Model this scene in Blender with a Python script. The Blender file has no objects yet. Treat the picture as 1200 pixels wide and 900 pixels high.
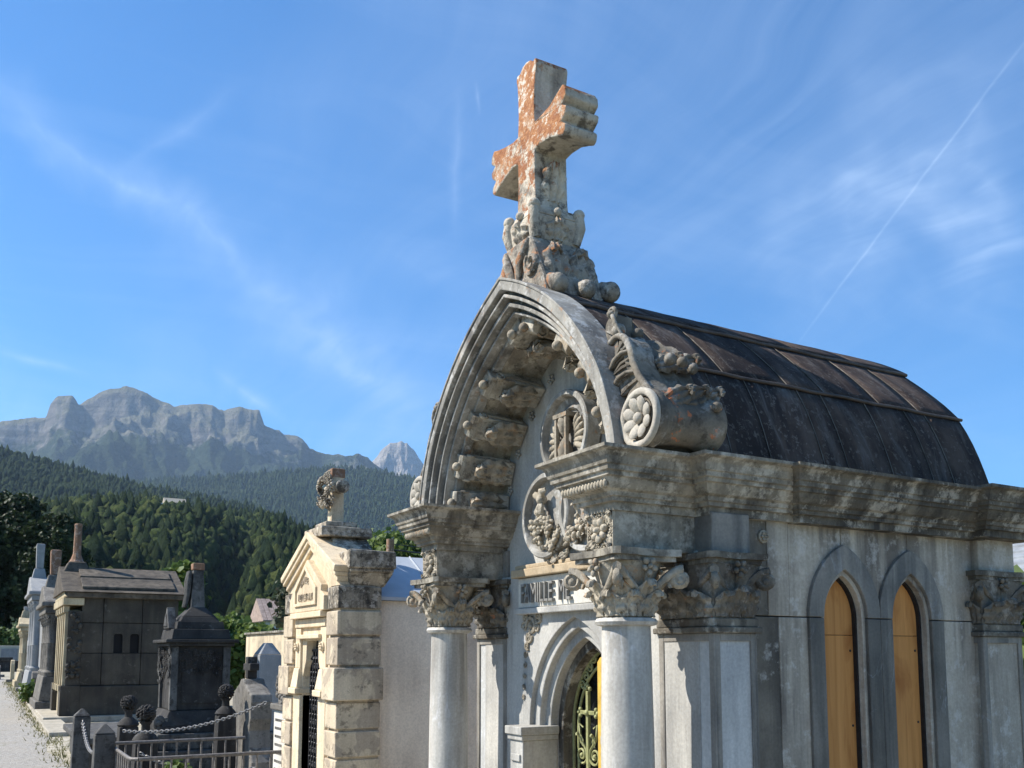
import bpy, bmesh, math, random
import numpy as np
from mathutils import Vector, Matrix, noise as mnoise

random.seed(7)
RNG = np.random.default_rng(11)
R = math.radians
SC = bpy.context.scene
COL = SC.collection

# ------------------------------------------------------------------ camera
FPX, CX, CY = 1089.0, 600.0, 648.0          # focal length and principal point, pixels of the 1200x900 photograph
PITCH, YAW, EYE = R(6.13), R(29.7), 1.65
cam_d = bpy.data.cameras.new('camera')
cam = bpy.data.objects.new('camera', cam_d)
COL.objects.link(cam)
cam.location = (0, 0, EYE)
cam.rotation_euler = (R(90) + PITCH, 0, -YAW)
cam_d.sensor_width = 36.0
cam_d.lens = FPX / 1200.0 * 36.0
cam_d.shift_y = (CY - 450.0) / 1200.0
cam_d.clip_start = 0.05
cam_d.clip_end = 60000
SC.camera = cam

# ------------------------------------------------------------------ sun, sky, exposure
SUN_AZ, SUN_EL = -59.5, 44.0                # bearing from +Y towards +X, elevation
sdir = Vector((math.sin(R(SUN_AZ)) * math.cos(R(SUN_EL)), math.cos(R(SUN_AZ)) * math.cos(R(SUN_EL)), math.sin(R(SUN_EL))))
sun_d = bpy.data.lights.new('sun', 'SUN')
sun_d.energy = 5.0
sun_d.angle = R(0.55)
sun_d.color = (1.0, 0.95, 0.875)
sun = bpy.data.objects.new('sun', sun_d)
COL.objects.link(sun)
sun.location = (-20, 12, 30)
sun.rotation_euler = (-sdir).to_track_quat('-Z', 'Y').to_euler()

VS = SC.view_settings
VS.view_transform = 'Standard'
VS.look = 'None'
VS.gamma = 1.0
VS.exposure = 0.92
VS.use_curve_mapping = False
SC.cycles.use_denoising = True
SC.cycles.max_bounces = 6
SC.cycles.diffuse_bounces = 4
SC.cycles.glossy_bounces = 2
SC.cycles.transmission_bounces = 2
SC.cycles.volume_bounces = 1
SC.cycles.volume_max_steps = 64
SC.cycles.sample_clamp_indirect = 6


def ray(x, y):
    """direction of a pixel of the photograph (1200x900) in the world"""
    r, fw, up = (x - CX) / FPX, 1.0, -(y - CY) / FPX
    c, s = math.cos(PITCH), math.sin(PITCH)
    fw, up = fw * c - up * s, fw * s + up * c
    c, s = math.cos(YAW), math.sin(YAW)
    return Vector((r * c + fw * s, -r * s + fw * c, up))


def atX(x, y, X):
    d = ray(x, y)
    return d * (X / d.x) + Vector((0, 0, EYE))


def atY(x, y, Y):
    d = ray(x, y)
    return d * (Y / d.y) + Vector((0, 0, EYE))


def bear(x, y):
    """bearing (radians from +Y) and tangent of the elevation of a pixel"""
    d = ray(x, y)
    return math.atan2(d.x, d.y), d.z / math.hypot(d.x, d.y)


# ------------------------------------------------------------------ node helper
class NT:
    def __init__(self, tree):
        self.t = tree
        self.n = tree.nodes
        self.l = tree.links

    def node(self, typ, **kw):
        nd = self.n.new(typ)
        for k, v in kw.items():
            if k.startswith('_'):
                setattr(nd, k[1:], v)
        for k, v in kw.items():
            if not k.startswith('_'):
                key = int(k[1:]) if (k[0] == 'i' and k[1:].isdigit()) else k.replace('__', ' ')
                sock = nd.inputs[key]
                if isinstance(v, bpy.types.NodeSocket):
                    self.l.new(v, sock)
                else:
                    sock.default_value = v
        return nd

    def math(self, op, a, b=0.0, c=None, clamp=False):
        kw = dict(_operation=op, _use_clamp=clamp, i0=a, i1=b)
        if c is not None:
            kw['i2'] = c
        return self.node('ShaderNodeMath', **kw).outputs[0]

    def ramp(self, fac, stops, interp='LINEAR'):
        nd = self.node('ShaderNodeValToRGB', Fac=fac)
        cr = nd.color_ramp
        cr.interpolation = interp
        while len(cr.elements) < len(stops):
            cr.elements.new(0.5)
        for e, (p, c) in zip(cr.elements, stops):
            e.position = p
            e.color = (c, c, c, 1) if isinstance(c, (int, float)) else (*c, 1)
        return nd.outputs[0]

    def mix(self, fac, a, b, blend='MIX'):
        nd = self.n.new('ShaderNodeMix')
        nd.data_type = 'RGBA'
        nd.blend_type = blend
        for sock, v in ((nd.inputs[0], fac), (nd.inputs[6], a), (nd.inputs[7], b)):
            if isinstance(v, bpy.types.NodeSocket):
                self.l.new(v, sock)
            elif isinstance(v, (int, float)):
                sock.default_value = v
            else:
                sock.default_value = (*v, 1)
        return nd.outputs[2]

    def noise(self, vec, scale, detail=5, rough=0.55, dist=0.0):
        return self.node('ShaderNodeTexNoise', Vector=vec, Scale=scale, Detail=detail, Roughness=rough, Distortion=dist).outputs[0]

    def mapping(self, vec, scale=(1, 1, 1), loc=(0, 0, 0), rot=(0, 0, 0)):
        return self.node('ShaderNodeMapping', Vector=vec, Scale=scale, Location=loc, Rotation=rot).outputs[0]


# ------------------------------------------------------------------ world: daylight sky with thin cirrus and contrails
world = bpy.data.worlds.new('World')
SC.world = world
world.use_nodes = True
w = NT(world.node_tree)
w.n.clear()
sky = w.node('ShaderNodeTexSky', _sky_type='NISHITA', _sun_disc=False)
sky.sun_elevation = R(SUN_EL)
sky.sun_rotation = R(SUN_AZ)
sky.altitude = 1200
sky.air_density = 1.15
sky.dust_density = 0.35
sky.ozone_density = 3.2
gen = w.node('ShaderNodeTexCoord').outputs['Generated']
# cirrus: noise on the plane of the cloud layer (direction divided by its height)
sep = w.node('ShaderNodeSeparateXYZ', Vector=gen)
zc = w.math('MAXIMUM', sep.outputs[2], 0.05)
zc = w.math('ADD', zc, 0.12)
pl = w.node('ShaderNodeCombineXYZ', X=w.math('DIVIDE', sep.outputs[0], zc), Y=w.math('DIVIDE', sep.outputs[1], zc), Z=0.0).outputs[0]
warp = w.node('ShaderNodeTexNoise', Vector=pl, Scale=1.3, Detail=3.0).outputs['Color']
pl2 = w.node('ShaderNodeVectorMath', _operation='ADD', i0=pl, i1=w.node('ShaderNodeVectorMath', _operation='SCALE', i0=warp, Scale=0.5).outputs[0]).outputs[0]
big = w.noise(w.mapping(pl2, (0.8, 0.45, 1), (3.1, 1.7, 0), (0, 0, R(35))), 0.9, 3, 0.5)
fib = w.noise(w.mapping(pl2, (6.0, 0.40, 1), (0.4, 2.2, 0), (0, 0, R(28))), 1.6, 7, 0.64)
fib2 = w.noise(w.mapping(pl2, (0.6, 4.0, 1), (1.4, 0.2, 0), (0, 0, R(-22))), 1.2, 5, 0.62)
cl = w.math('MULTIPLY', w.ramp(big, [(0.36, 0.0), (0.68, 1.0)]), w.ramp(fib, [(0.28, 0.12), (0.72, 1.0)]))
cl = w.math('ADD', w.math('MULTIPLY', cl, 0.36), w.math('MULTIPLY', w.ramp(fib2, [(0.5, 0.0), (0.8, 1.0)]), 0.08))
cloud = cl


wobn = w.math('SUBTRACT', w.noise(gen, 9.0, 3), 0.5)
brk = w.ramp(w.noise(w.mapping(pl2, (5.0, 1.1, 1), (0, 0, 0), (0, 0, R(24))), 2.2, 5, 0.62), [(0.3, 0.3), (0.7, 1.0)])


def streak(p0, p1, width, strength, seed, ends=0.12, rough=0.6):
    """a contrail or wisp lying along the great circle through two directions"""
    global cloud
    a, b = ray(*p0).normalized(), ray(*p1).normalized()
    n = a.cross(b).normalized()
    mid = (a + b).normalized()
    t = n.cross(mid).normalized()
    half = abs((b - a).length) / 2
    wob = w.math('MULTIPLY', wobn, width * 2.2)
    dn = w.node('ShaderNodeVectorMath', _operation='DOT_PRODUCT', i0=gen, i1=tuple(n)).outputs['Value']
    dt = w.node('ShaderNodeVectorMath', _operation='DOT_PRODUCT', i0=gen, i1=tuple(t)).outputs['Value']
    dm = w.node('ShaderNodeVectorMath', _operation='DOT_PRODUCT', i0=gen, i1=tuple(mid)).outputs['Value']
    across = w.math('DIVIDE', w.math('ABSOLUTE', w.math('ADD', dn, wob)), width)
    f = w.math('SUBTRACT', 1.0, across, clamp=True)
    f = w.math('MULTIPLY', f, f)
    al = w.math('DIVIDE', w.math('SUBTRACT', half, w.math('ABSOLUTE', dt)), half * max(ends, 0.01) * 2, clamp=True)
    f = w.math('MULTIPLY', f, al)
    f = w.math('MULTIPLY', f, brk)
    f = w.math('MULTIPLY', f, w.math('GREATER_THAN', dm, 0.0))
    cloud = w.math('ADD', cloud, w.math('MULTIPLY', f, strength))


streak((928, 412), (1215, 30), 0.0026, 0.26, 1.0, 0.15)
streak((930, 420), (1240, 20), 0.13, 0.40, 1.6, 0.5)
streak((-60, 80), (300, 310), 0.04, 0.36, 2.2, 0.35)
streak((150, 210), (560, 520), 0.085, 0.30, 2.9, 0.5)
streak((120, 210), (300, 90), 0.018, 0.16, 3.3, 0.5)
streak((245, 428), (335, 500), 0.012, 0.34, 4.1, 0.4)
streak((536, 90), (532, 290), 0.011, 0.2, 5.2, 0.5)
streak((556, 92), (562, 138), 0.004, 0.2, 5.9, 0.5)
streak((1115, 300), (1230, 262), 0.018, 0.3, 6.6, 0.4)
streak((1120, 225), (1190, 196), 0.014, 0.22, 7.4, 0.5)
streak((-20, 408), (110, 440), 0.008, 0.3, 8.8, 0.4)
streak((330, 400), (520, 470), 0.06, 0.2, 9.4, 0.5)
streak((420, 300), (600, 340), 0.03, 0.14, 10.4, 0.5)
cloud = w.math('MINIMUM', cloud, 0.75)
tint = w.mix(1.0, sky.outputs[0], (0.25, 0.72, 1.06), 'MULTIPLY')
skyc = w.mix(cloud, tint, (4.6, 5.8, 7.6))
bg = w.node('ShaderNodeBackground', Color=skyc, Strength=0.094)
w.node('ShaderNodeOutputWorld', Surface=bg.outputs[0])


# ------------------------------------------------------------------ materials
MATS = {}


def base_mat(name):
    m = bpy.data.materials.new(name)
    m.use_nodes = True
    t = NT(m.node_tree)
    t.n.clear()
    return m, t


def finish(m, t, col, rough=0.8, bump=None, bump_s=0.3, bump_d=0.01, spec=0.3, metal=0.0):
    b = t.node('ShaderNodeBsdfPrincipled')
    for k, v in (('Base Color', col), ('Roughness', rough), ('Specular IOR Level', spec), ('Metallic', metal)):
        if isinstance(v, bpy.types.NodeSocket):
            t.l.new(v, b.inputs[k])
        else:
            b.inputs[k].default_value = (*v, 1) if isinstance(v, tuple) else v
    if bump is not None:
        bn = t.node('ShaderNodeBump', Strength=bump_s, Distance=bump_d, Height=bump)
        t.l.new(bn.outputs[0], b.inputs['Normal'])
    t.node('ShaderNodeOutputMaterial', Surface=b.outputs[0])
    MATS[m.name] = m
    return m


def stone(name, c1, c2, scale=3.0, streak=None, streak_amt=0.6, streak_w=9.0, spots=None, vein=None, vein_scale=3.0,
          bump=0.35, rough=0.82, spec=0.25, rand=0.12, patch=None, fine=70.0, grit=0.55, streak_lo=0.5, streak_hi=0.66, bump_d=0.008, crust=None, crust_z=None):
    wm = lambda c: tuple(a * b for a, b in zip(c, (1.04, 1.0, 0.90)))
    c1, c2 = wm(c1), wm(c2)
    m, t = base_mat(name)
    tc = t.node('ShaderNodeTexCoord').outputs['Object']
    oi = t.node('ShaderNodeObjectInfo')
    off = t.node('ShaderNodeVectorMath', _operation='SCALE', i0=oi.outputs['Location'], Scale=1.0).outputs[0]
    vec = t.node('ShaderNodeVectorMath', _operation='ADD', i0=tc, i1=off).outputs[0]
    n1 = t.noise(vec, scale, 4, 0.62, 0.3)
    nf = t.noise(vec, fine, 2, 0.6)
    col = t.mix(t.ramp(n1, [(0.32, 0.0), (0.68, 1.0)]), c1, c2)
    if vein:
        nv = t.noise(t.mapping(vec, (1.7, 1.7, 0.8), (0, 0, 0), (0.5, 0.3, 0)), vein_scale, 4, 0.6, 0.9)
        v = t.ramp(nv, [(0.485, 0.0), (0.4985, 1.0), (0.5015, 1.0), (0.515, 0.0)])
        nm = t.ramp(t.noise(vec, vein_scale * 1.3, 2), [(0.48, 0.0), (0.66, 1.0)])
        col = t.mix(t.math('MULTIPLY', t.math('MULTIPLY', v, nm), 0.75), col, vein)
    if patch:
        for pc, lo, hi, ps, amt in patch:
            p = t.ramp(t.noise(t.mapping(vec, (1, 1, 1), (ps, 3.7, ps * 0.3)), ps, 4, 0.68, 0.5), [(lo - 0.04, 0.0), (hi - 0.05, 1.0)])
            col = t.mix(t.math('MULTIPLY', p, amt), col, pc)
    if streak:
        s1 = t.noise(t.mapping(vec, (streak_w, streak_w, streak_w * 0.07)), 1.0, 4, 0.62)
        s2 = t.noise(vec, 1.7, 2, 0.6)
        f = t.math('MULTIPLY', t.ramp(s1, [(streak_lo - 0.10, 0.0), (streak_hi - 0.08, 1.0)]), t.ramp(s2, [(0.34, 0.15), (0.62, 1.0)]))
        col = t.mix(t.math('MULTIPLY', f, streak_amt), col, streak)
    if spots:
        for sc_, lo, hi, ss, amt in spots:
            p = t.ramp(t.noise(t.mapping(vec, (1, 1, 1), (1.3, ss, 0.2)), ss, 5, 0.72), [(lo - 0.065, 0.0), (hi - 0.08, 1.0)])
            col = t.mix(t.math('MULTIPLY', p, amt), col, sc_)
    if crust:
        # lichen crust that grows on the weather side (front and top faces)
        nrm = t.node('ShaderNodeNewGeometry').outputs['Normal']
        dd = t.node('ShaderNodeVectorMath', _operation='DOT_PRODUCT', i0=nrm, i1=(-0.8, 0.1, 0.6)).outputs['Value']
        side_ = t.ramp(t.math('ADD', 0.5, t.math('MULTIPLY', dd, 0.5)), [(0.35, 0.10), (0.85, 1.0)])
        for cc_, thr, sc__, amt in crust:
            nn = t.math('ADD', t.noise(t.mapping(vec, (1, 1, 1), (sc__, 0.7, 2.1)), sc__, 6, 0.74), t.math('MULTIPLY', t.math('SUBTRACT', side_, 0.5), 0.26))
            if crust_z:
                zz_ = t.node('ShaderNodeSeparateXYZ', Vector=tc).outputs[2]
                nn = t.math('ADD', nn, t.math('MULTIPLY', t.math('SUBTRACT', zz_, crust_z), 0.22))
            col = t.mix(t.math('MULTIPLY', t.ramp(nn, [(thr, 0.0), (thr + 0.07, 1.0)]), amt), col, cc_)
    g = t.math('ADD', 1.0 - grit / 2, t.math('MULTIPLY', nf, grit))
    rv = t.math('ADD', 1.0 - rand / 2, t.math('MULTIPLY', oi.outputs['Random'], rand))
    col = t.node('ShaderNodeVectorMath', _operation='SCALE', i0=col, Scale=t.math('MULTIPLY', g, rv)).outputs[0]
    h = t.math('ADD', t.math('MULTIPLY', nf, 0.5), n1)
    return finish(m, t, col, rough, h, bump, bump_d, spec)


def flat(name, c, rough=0.6, metal=0.0, spec=0.4, var=0.25, scale=25.0, bump=0.1):
    m, t = base_mat(name)
    tc = t.node('ShaderNodeTexCoord').outputs['Object']
    n = t.noise(tc, scale, 5, 0.65)
    col = t.mix(t.ramp(n, [(0.3, 0.0), (0.7, 1.0)]), tuple(x * (1 - var) for x in c), tuple(min(1, x * (1 + var)) for x in c))
    return finish(m, t, col, rough, n, bump, 0.004, spec, metal)


BLK = (0.022, 0.019, 0.016)
marble_col = stone('column_marble', (0.37, 0.365, 0.36), (0.49, 0.48, 0.47), 2.2, (0.18, 0.165, 0.145), 0.65, 16, vein=(0.62, 0.61, 0.6), vein_scale=2.0, bump=0.12, rough=0.55)
marble_blue = stone('blue_grey_marble', (0.36, 0.375, 0.40), (0.46, 0.475, 0.50), 2.4, (0.2, 0.2, 0.2), 0.4, 12, vein=(0.6, 0.62, 0.65), vein_scale=2.6, bump=0.12, rough=0.5)
marble_dark = stone('dark_grey_marble', (0.195, 0.185, 0.175), (0.30, 0.286, 0.272), 3.0, (0.05, 0.05, 0.05), 0.7, 12, vein=(0.34, 0.345, 0.35), vein_scale=2.1, bump=0.15, rough=0.5)
jamb_marble = stone('veined_jamb_marble', (0.115, 0.108, 0.102), (0.195, 0.185, 0.176), 3.0, (0.03, 0.03, 0.03), 0.6, 12, vein=(0.38, 0.385, 0.39), vein_scale=2.2, bump=0.15, rough=0.5)
marble_pale = stone('pale_wall_marble', (0.33, 0.305, 0.27), (0.48, 0.445, 0.40), 1.8, (0.10, 0.086, 0.072), 0.85, 8, spots=[((0.56, 0.53, 0.48), 0.6, 0.72, 9, 0.5)], bump=0.2, rough=0.7, patch=[((0.26, 0.22, 0.18), 0.56, 0.74, 2.2, 0.6)])
marble_stain = stone('stained_wall_marble', (0.10, 0.092, 0.082), (0.19, 0.175, 0.155), 2.6, (0.035, 0.031, 0.028), 0.85, 7, spots=[((0.42, 0.40, 0.36), 0.62, 0.70, 5, 0.6)], bump=0.3, rough=0.75)
facade_st = stone('facade_grey_stone', (0.33, 0.333, 0.34), (0.46, 0.46, 0.46), 2.5, (0.15, 0.145, 0.135), 0.55, 10, vein=(0.5, 0.5, 0.5), bump=0.2)
arch_st = stone('archivolt_stone', (0.18, 0.178, 0.175), (0.37, 0.365, 0.355), 5.0, (0.06, 0.056, 0.052), 0.7, 9, spots=[((0.34, 0.17, 0.07), 0.66, 0.74, 14, 0.5), ((0.52, 0.51, 0.48), 0.6, 0.7, 12, 0.6)], bump=0.3)
carve_st = stone('carved_stone', (0.28, 0.25, 0.205), (0.46, 0.425, 0.37), 5.5, (0.09, 0.075, 0.06), 0.65, 10, spots=[(BLK, 0.6, 0.72, 20, 0.55), ((0.38, 0.2, 0.085), 0.64, 0.74, 11, 0.5)], bump=0.6, bump_d=0.012)
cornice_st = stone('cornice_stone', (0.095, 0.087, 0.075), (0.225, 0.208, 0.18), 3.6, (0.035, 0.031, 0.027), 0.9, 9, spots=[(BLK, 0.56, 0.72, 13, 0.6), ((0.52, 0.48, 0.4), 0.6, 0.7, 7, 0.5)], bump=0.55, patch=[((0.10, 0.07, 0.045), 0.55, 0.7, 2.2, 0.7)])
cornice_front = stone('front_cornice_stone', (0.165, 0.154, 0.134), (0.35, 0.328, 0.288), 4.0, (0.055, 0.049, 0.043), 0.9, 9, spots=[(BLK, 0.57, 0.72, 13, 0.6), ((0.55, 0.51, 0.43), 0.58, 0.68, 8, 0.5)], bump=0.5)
scroll_st = stone('scroll_stone', (0.115, 0.10, 0.085), (0.235, 0.215, 0.185), 4.0, (0.05, 0.045, 0.04), 0.7, 9, spots=[((0.5, 0.15, 0.05), 0.7, 0.74, 7, 0.7), (BLK, 0.57, 0.72, 13, 0.6), ((0.4, 0.38, 0.34), 0.6, 0.7, 9, 0.5)], bump=0.6)
disc_st = stone('rosette_stone', (0.30, 0.28, 0.255), (0.42, 0.40, 0.37), 5.0, (0.1, 0.09, 0.08), 0.4, 9, spots=[((0.5, 0.15, 0.04), 0.72, 0.76, 9, 0.8)], bump=0.5)
cross_st = stone('lichen_cross_stone', (0.40, 0.36, 0.31), (0.56, 0.53, 0.48), 6.0, (0.10, 0.085, 0.07), 0.6, 9,
                 spots=[((0.07, 0.058, 0.048), 0.58, 0.70, 8, 0.8)], crust_z=4.33, crust=[((0.25, 0.088, 0.028), 0.585, 9, 0.95), ((0.37, 0.165, 0.06), 0.62, 15, 0.8), ((0.58, 0.53, 0.45), 0.72, 15, 0.9)], bump=0.9, bump_d=0.014)
base_st = stone('cross_base_stone', (0.25, 0.22, 0.19), (0.38, 0.35, 0.31), 6.0, (0.07, 0.06, 0.05), 0.6, 9,
                crust=[((0.33, 0.13, 0.045), 0.66, 9, 0.85)], spots=[((0.05, 0.045, 0.04), 0.57, 0.68, 13, 0.7), ((0.5, 0.47, 0.42), 0.62, 0.7, 24, 0.5)], bump=0.8, bump_d=0.012)
modil_st = stone('modillion_stone', (0.33, 0.315, 0.285), (0.52, 0.495, 0.45), 6.0, (0.07, 0.055, 0.04), 0.6, 9, spots=[((0.22, 0.15, 0.08), 0.58, 0.68, 8, 0.5), (BLK, 0.58, 0.7, 13, 0.6)], bump=0.6)
cream_st = stone('cream_stone', (0.60, 0.50, 0.37), (0.70, 0.60, 0.46), 3.0, (0.34, 0.26, 0.17), 0.5, 10, spots=[((0.30, 0.23, 0.16), 0.62, 0.72, 9, 0.45)], bump=0.25)
cream_weather = stone('weathered_cream_stone', (0.34, 0.30, 0.25), (0.56, 0.49, 0.40), 4.0, (0.075, 0.065, 0.055), 0.85, 9, spots=[(BLK, 0.5, 0.66, 11, 0.8), ((0.62, 0.56, 0.47), 0.6, 0.68, 18, 0.5)], bump=0.6)
quoin_st = stone('quoin_stone', (0.52, 0.44, 0.34), (0.62, 0.54, 0.43), 2.4, (0.22, 0.17, 0.12), 0.5, 7, patch=[((0.34, 0.28, 0.215), 0.53, 0.56, 2.2, 0.7)], spots=[(BLK, 0.62, 0.72, 12, 0.5)], bump=0.35)
plaster = stone('pale_plaster', (0.70, 0.63, 0.57), (0.78, 0.71, 0.65), 2.0, (0.42, 0.35, 0.28), 0.45, 5, patch=[((0.48, 0.38, 0.29), 0.55, 0.75, 1.6, 0.6)], bump=0.2)
black_st = stone('black_weathered_stone', (0.022, 0.021, 0.022), (0.055, 0.053, 0.052), 3.2, (0.012, 0.011, 0.011), 0.7, 8, spots=[((0.15, 0.15, 0.15), 0.66, 0.76, 9, 0.5)], bump=0.6)
darkgrey_st = stone('grey_monument_stone', (0.06, 0.06, 0.063), (0.14, 0.14, 0.14), 3.2, (0.05, 0.05, 0.05), 0.7, 8, spots=[(BLK, 0.55, 0.68, 9, 0.7)], bump=0.5)  # dark grey stone shared by the monument, posts and a grave slab
mauso_st = stone('dark_mausoleum_stone', (0.040, 0.036, 0.031), (0.080, 0.072, 0.061), 2.0, (0.026, 0.023, 0.02), 0.7, 5, spots=[((0.17, 0.155, 0.13), 0.66, 0.76, 6, 0.4)], bump=0.4)
mauso_roof = stone('dark_roof_stone', (0.07, 0.06, 0.05), (0.14, 0.12, 0.10), 2.5, (0.04, 0.035, 0.03), 0.6, 5, spots=[(BLK, 0.55, 0.7, 7, 0.6)], bump=0.5)
mauso_front = stone('ochre_front_stone', (0.34, 0.29, 0.20), (0.48, 0.42, 0.31), 3.0, (0.10, 0.08, 0.06), 0.6, 8, bump=0.4)
rust_st = stone('rust_lichen_stone', (0.20, 0.12, 0.08), (0.30, 0.17, 0.11), 4.0, (0.10, 0.07, 0.05), 0.6, 8, spots=[((0.4, 0.33, 0.27), 0.58, 0.68, 9, 0.6)], bump=0.6)
bluegrey_st = stone('pale_blue_grey_stone', (0.21, 0.22, 0.24), (0.30, 0.31, 0.33), 3.0, (0.18, 0.19, 0.21), 0.5, 6, bump=0.3)
grey_st = stone('mid_grey_stone', (0.10, 0.096, 0.092), (0.21, 0.20, 0.19), 3.0, (0.07, 0.065, 0.06), 0.6, 8, spots=[(BLK, 0.6, 0.7, 12, 0.5)], bump=0.5)
slab_st = stone('kerb_slab_stone', (0.30, 0.28, 0.245), (0.42, 0.395, 0.35), 3.0, (0.2, 0.18, 0.15), 0.3, 5, spots=[((0.16, 0.15, 0.12), 0.6, 0.7, 8, 0.5)], bump=0.4)
letter_st = stone('letter_stone', (0.16, 0.16, 0.165), (0.25, 0.25, 0.25), 9.0, bump=0.2)
board_white = stone('inscription_stone', (0.50, 0.49, 0.47), (0.60, 0.59, 0.57), 4.0, (0.28, 0.26, 0.24), 0.4, 9, bump=0.15)
brown_led = stone('brown_ledge_stone', (0.36, 0.28, 0.19), (0.46, 0.38, 0.28), 4.0, (0.14, 0.11, 0.08), 0.5, 8, bump=0.4)
wall_st = stone('perimeter_wall_plaster', (0.52, 0.44, 0.33), (0.62, 0.54, 0.42), 0.8, (0.22, 0.18, 0.13), 0.75, 3.2, spots=[((0.25, 0.21, 0.16), 0.6, 0.72, 3, 0.5)], bump=0.4)
farwall_st = stone('far_wall_plaster', (0.42, 0.40, 0.35), (0.54, 0.52, 0.46), 0.6, (0.24, 0.22, 0.19), 0.6, 2.0, bump=0.3)
iron = flat('black_iron', (0.02, 0.02, 0.022), 0.55, 0.3, 0.5, 0.4, 30)
rail_m = flat('grey_painted_rail', (0.15, 0.135, 0.12), 0.6, 0.2, 0.4, 0.45, 40)
chain_m = flat('steel_chain', (0.20, 0.19, 0.18), 0.5, 0.5, 0.5, 0.3, 40)
green_iron = flat('pale_green_painted_iron', (0.25, 0.25, 0.11), 0.6, 0.0, 0.4, 0.35, 40, 0.3)
ochre_wood = flat('ochre_painted_board', (0.52, 0.34, 0.07), 0.6, 0.0, 0.3, 0.35, 14, 0.2)
dark_sheet = flat('dark_door_sheet', (0.012, 0.013, 0.016), 0.25, 0.0, 0.5, 0.3, 6)  # near-black sheet closing the doorways behind the grilles
zinc_pale = flat('pale_zinc_sheet', (0.40, 0.43, 0.46), 0.55, 0.0, 0.4, 0.12, 4)
slate = flat('grey_slate', (0.23, 0.245, 0.26), 0.7, 0.0, 0.3, 0.2, 3)
tile_m = flat('pale_brown_roof', (0.34, 0.26, 0.22), 0.8, 0, 0.2, 0.3, 2)
white_w = flat('off_white_render', (0.62, 0.60, 0.56), 0.85, 0, 0.2, 0.12, 1.5)
dark_win = flat('dark_window', (0.008, 0.008, 0.009), 0.6, 0, 0.2, 0.2, 3)
bark = flat('bark', (0.07, 0.055, 0.04), 0.9, 0, 0.2, 0.4, 8, 0.6)


def zinc_roof():
    m, t = base_mat('weathered_zinc_sheet')
    tc = t.node('ShaderNodeTexCoord').outputs['Object']
    oi = t.node('ShaderNodeObjectInfo')
    # streaks run down the curve of the vault: stretched across X, long along Y and Z
    s1 = t.noise(t.mapping(tc, (4.5, 0.9, 0.9)), 1.0, 5, 0.66, 0.6)
    s2 = t.noise(t.mapping(tc, (12, 2.6, 2.6), (4, 1, 0)), 1.0, 5, 0.7, 0.6)
    n1 = t.noise(tc, 3.2, 4, 0.62)
    nf = t.noise(tc, 30, 5, 0.75)
    col = t.mix(t.ramp(n1, [(0.35, 0.0), (0.65, 1.0)]), (0.046, 0.032, 0.026), (0.115, 0.084, 0.066))
    col = t.mix(t.math('MULTIPLY', t.ramp(s1, [(0.42, 0.0), (0.60, 1.0)]), 0.72), col, (0.018, 0.015, 0.015))
    col = t.mix(t.math('MULTIPLY', t.ramp(s2, [(0.53, 0.0), (0.66, 1.0)]), 0.42), col, (0.17, 0.15, 0.135))
    col = t.mix(t.math('MULTIPLY', t.ramp(nf, [(0.56, 0.0), (0.62, 1.0)]), 0.4), col, (0.22, 0.195, 0.17))
    rv = t.math('ADD', 0.8, t.math('MULTIPLY', oi.outputs['Random'], 0.4))
    col = t.node('ShaderNodeVectorMath', _operation='SCALE', i0=col, Scale=rv).outputs[0]
    return finish(m, t, col, t.ramp(nf, [(0.3, 0.72), (0.7, 0.95)]), t.math('ADD', n1, t.math('MULTIPLY', nf, 0.5)), 0.45, 0.012, 0.10, 0.0)


zinc = zinc_roof()
seam_m = stone('pale_zinc_seam', (0.05, 0.042, 0.036), (0.22, 0.20, 0.185), 8, BLK, 0.6, 9, bump=0.3, rough=0.6)
rib_m = stone('dark_zinc_roll', (0.05, 0.038, 0.034), (0.10, 0.075, 0.062), 6, (0.18, 0.15, 0.13), 0.4, 9, bump=0.3, rough=0.6)


def plywood():
    m, t = base_mat('weathered_plywood')
    tc = t.node('ShaderNodeTexCoord').outputs['Object']
    g = t.noise(t.mapping(tc, (26, 26, 1.1)), 1.0, 6, 0.6, 0.8)
    kn = t.noise(t.mapping(tc, (5, 5, 1.6)), 1.0, 4, 0.55, 1.5)
    big_ = t.noise(tc, 1.8, 3)
    col = t.mix(t.ramp(g, [(0.3, 0.0), (0.7, 1.0)]), (0.40, 0.17, 0.045), (0.58, 0.275, 0.085))
    col = t.mix(t.math('MULTIPLY', t.ramp(kn, [(0.48, 0.0), (0.62, 1.0)]), 0.7), col, (0.26, 0.085, 0.018))
    col = t.mix(t.math('MULTIPLY', t.ramp(big_, [(0.45, 0.0), (0.65, 1.0)]), 0.35), col, (0.55, 0.27, 0.085))
    rv = t.math('ADD', 0.72, t.math('MULTIPLY', t.node('ShaderNodeObjectInfo').outputs['Random'], 0.45))
    col = t.node('ShaderNodeVectorMath', _operation='SCALE', i0=col, Scale=rv).outputs[0]
    return finish(m, t, col, 0.7, g, 0.15, 0.004, 0.25)


ply = plywood()


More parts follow.
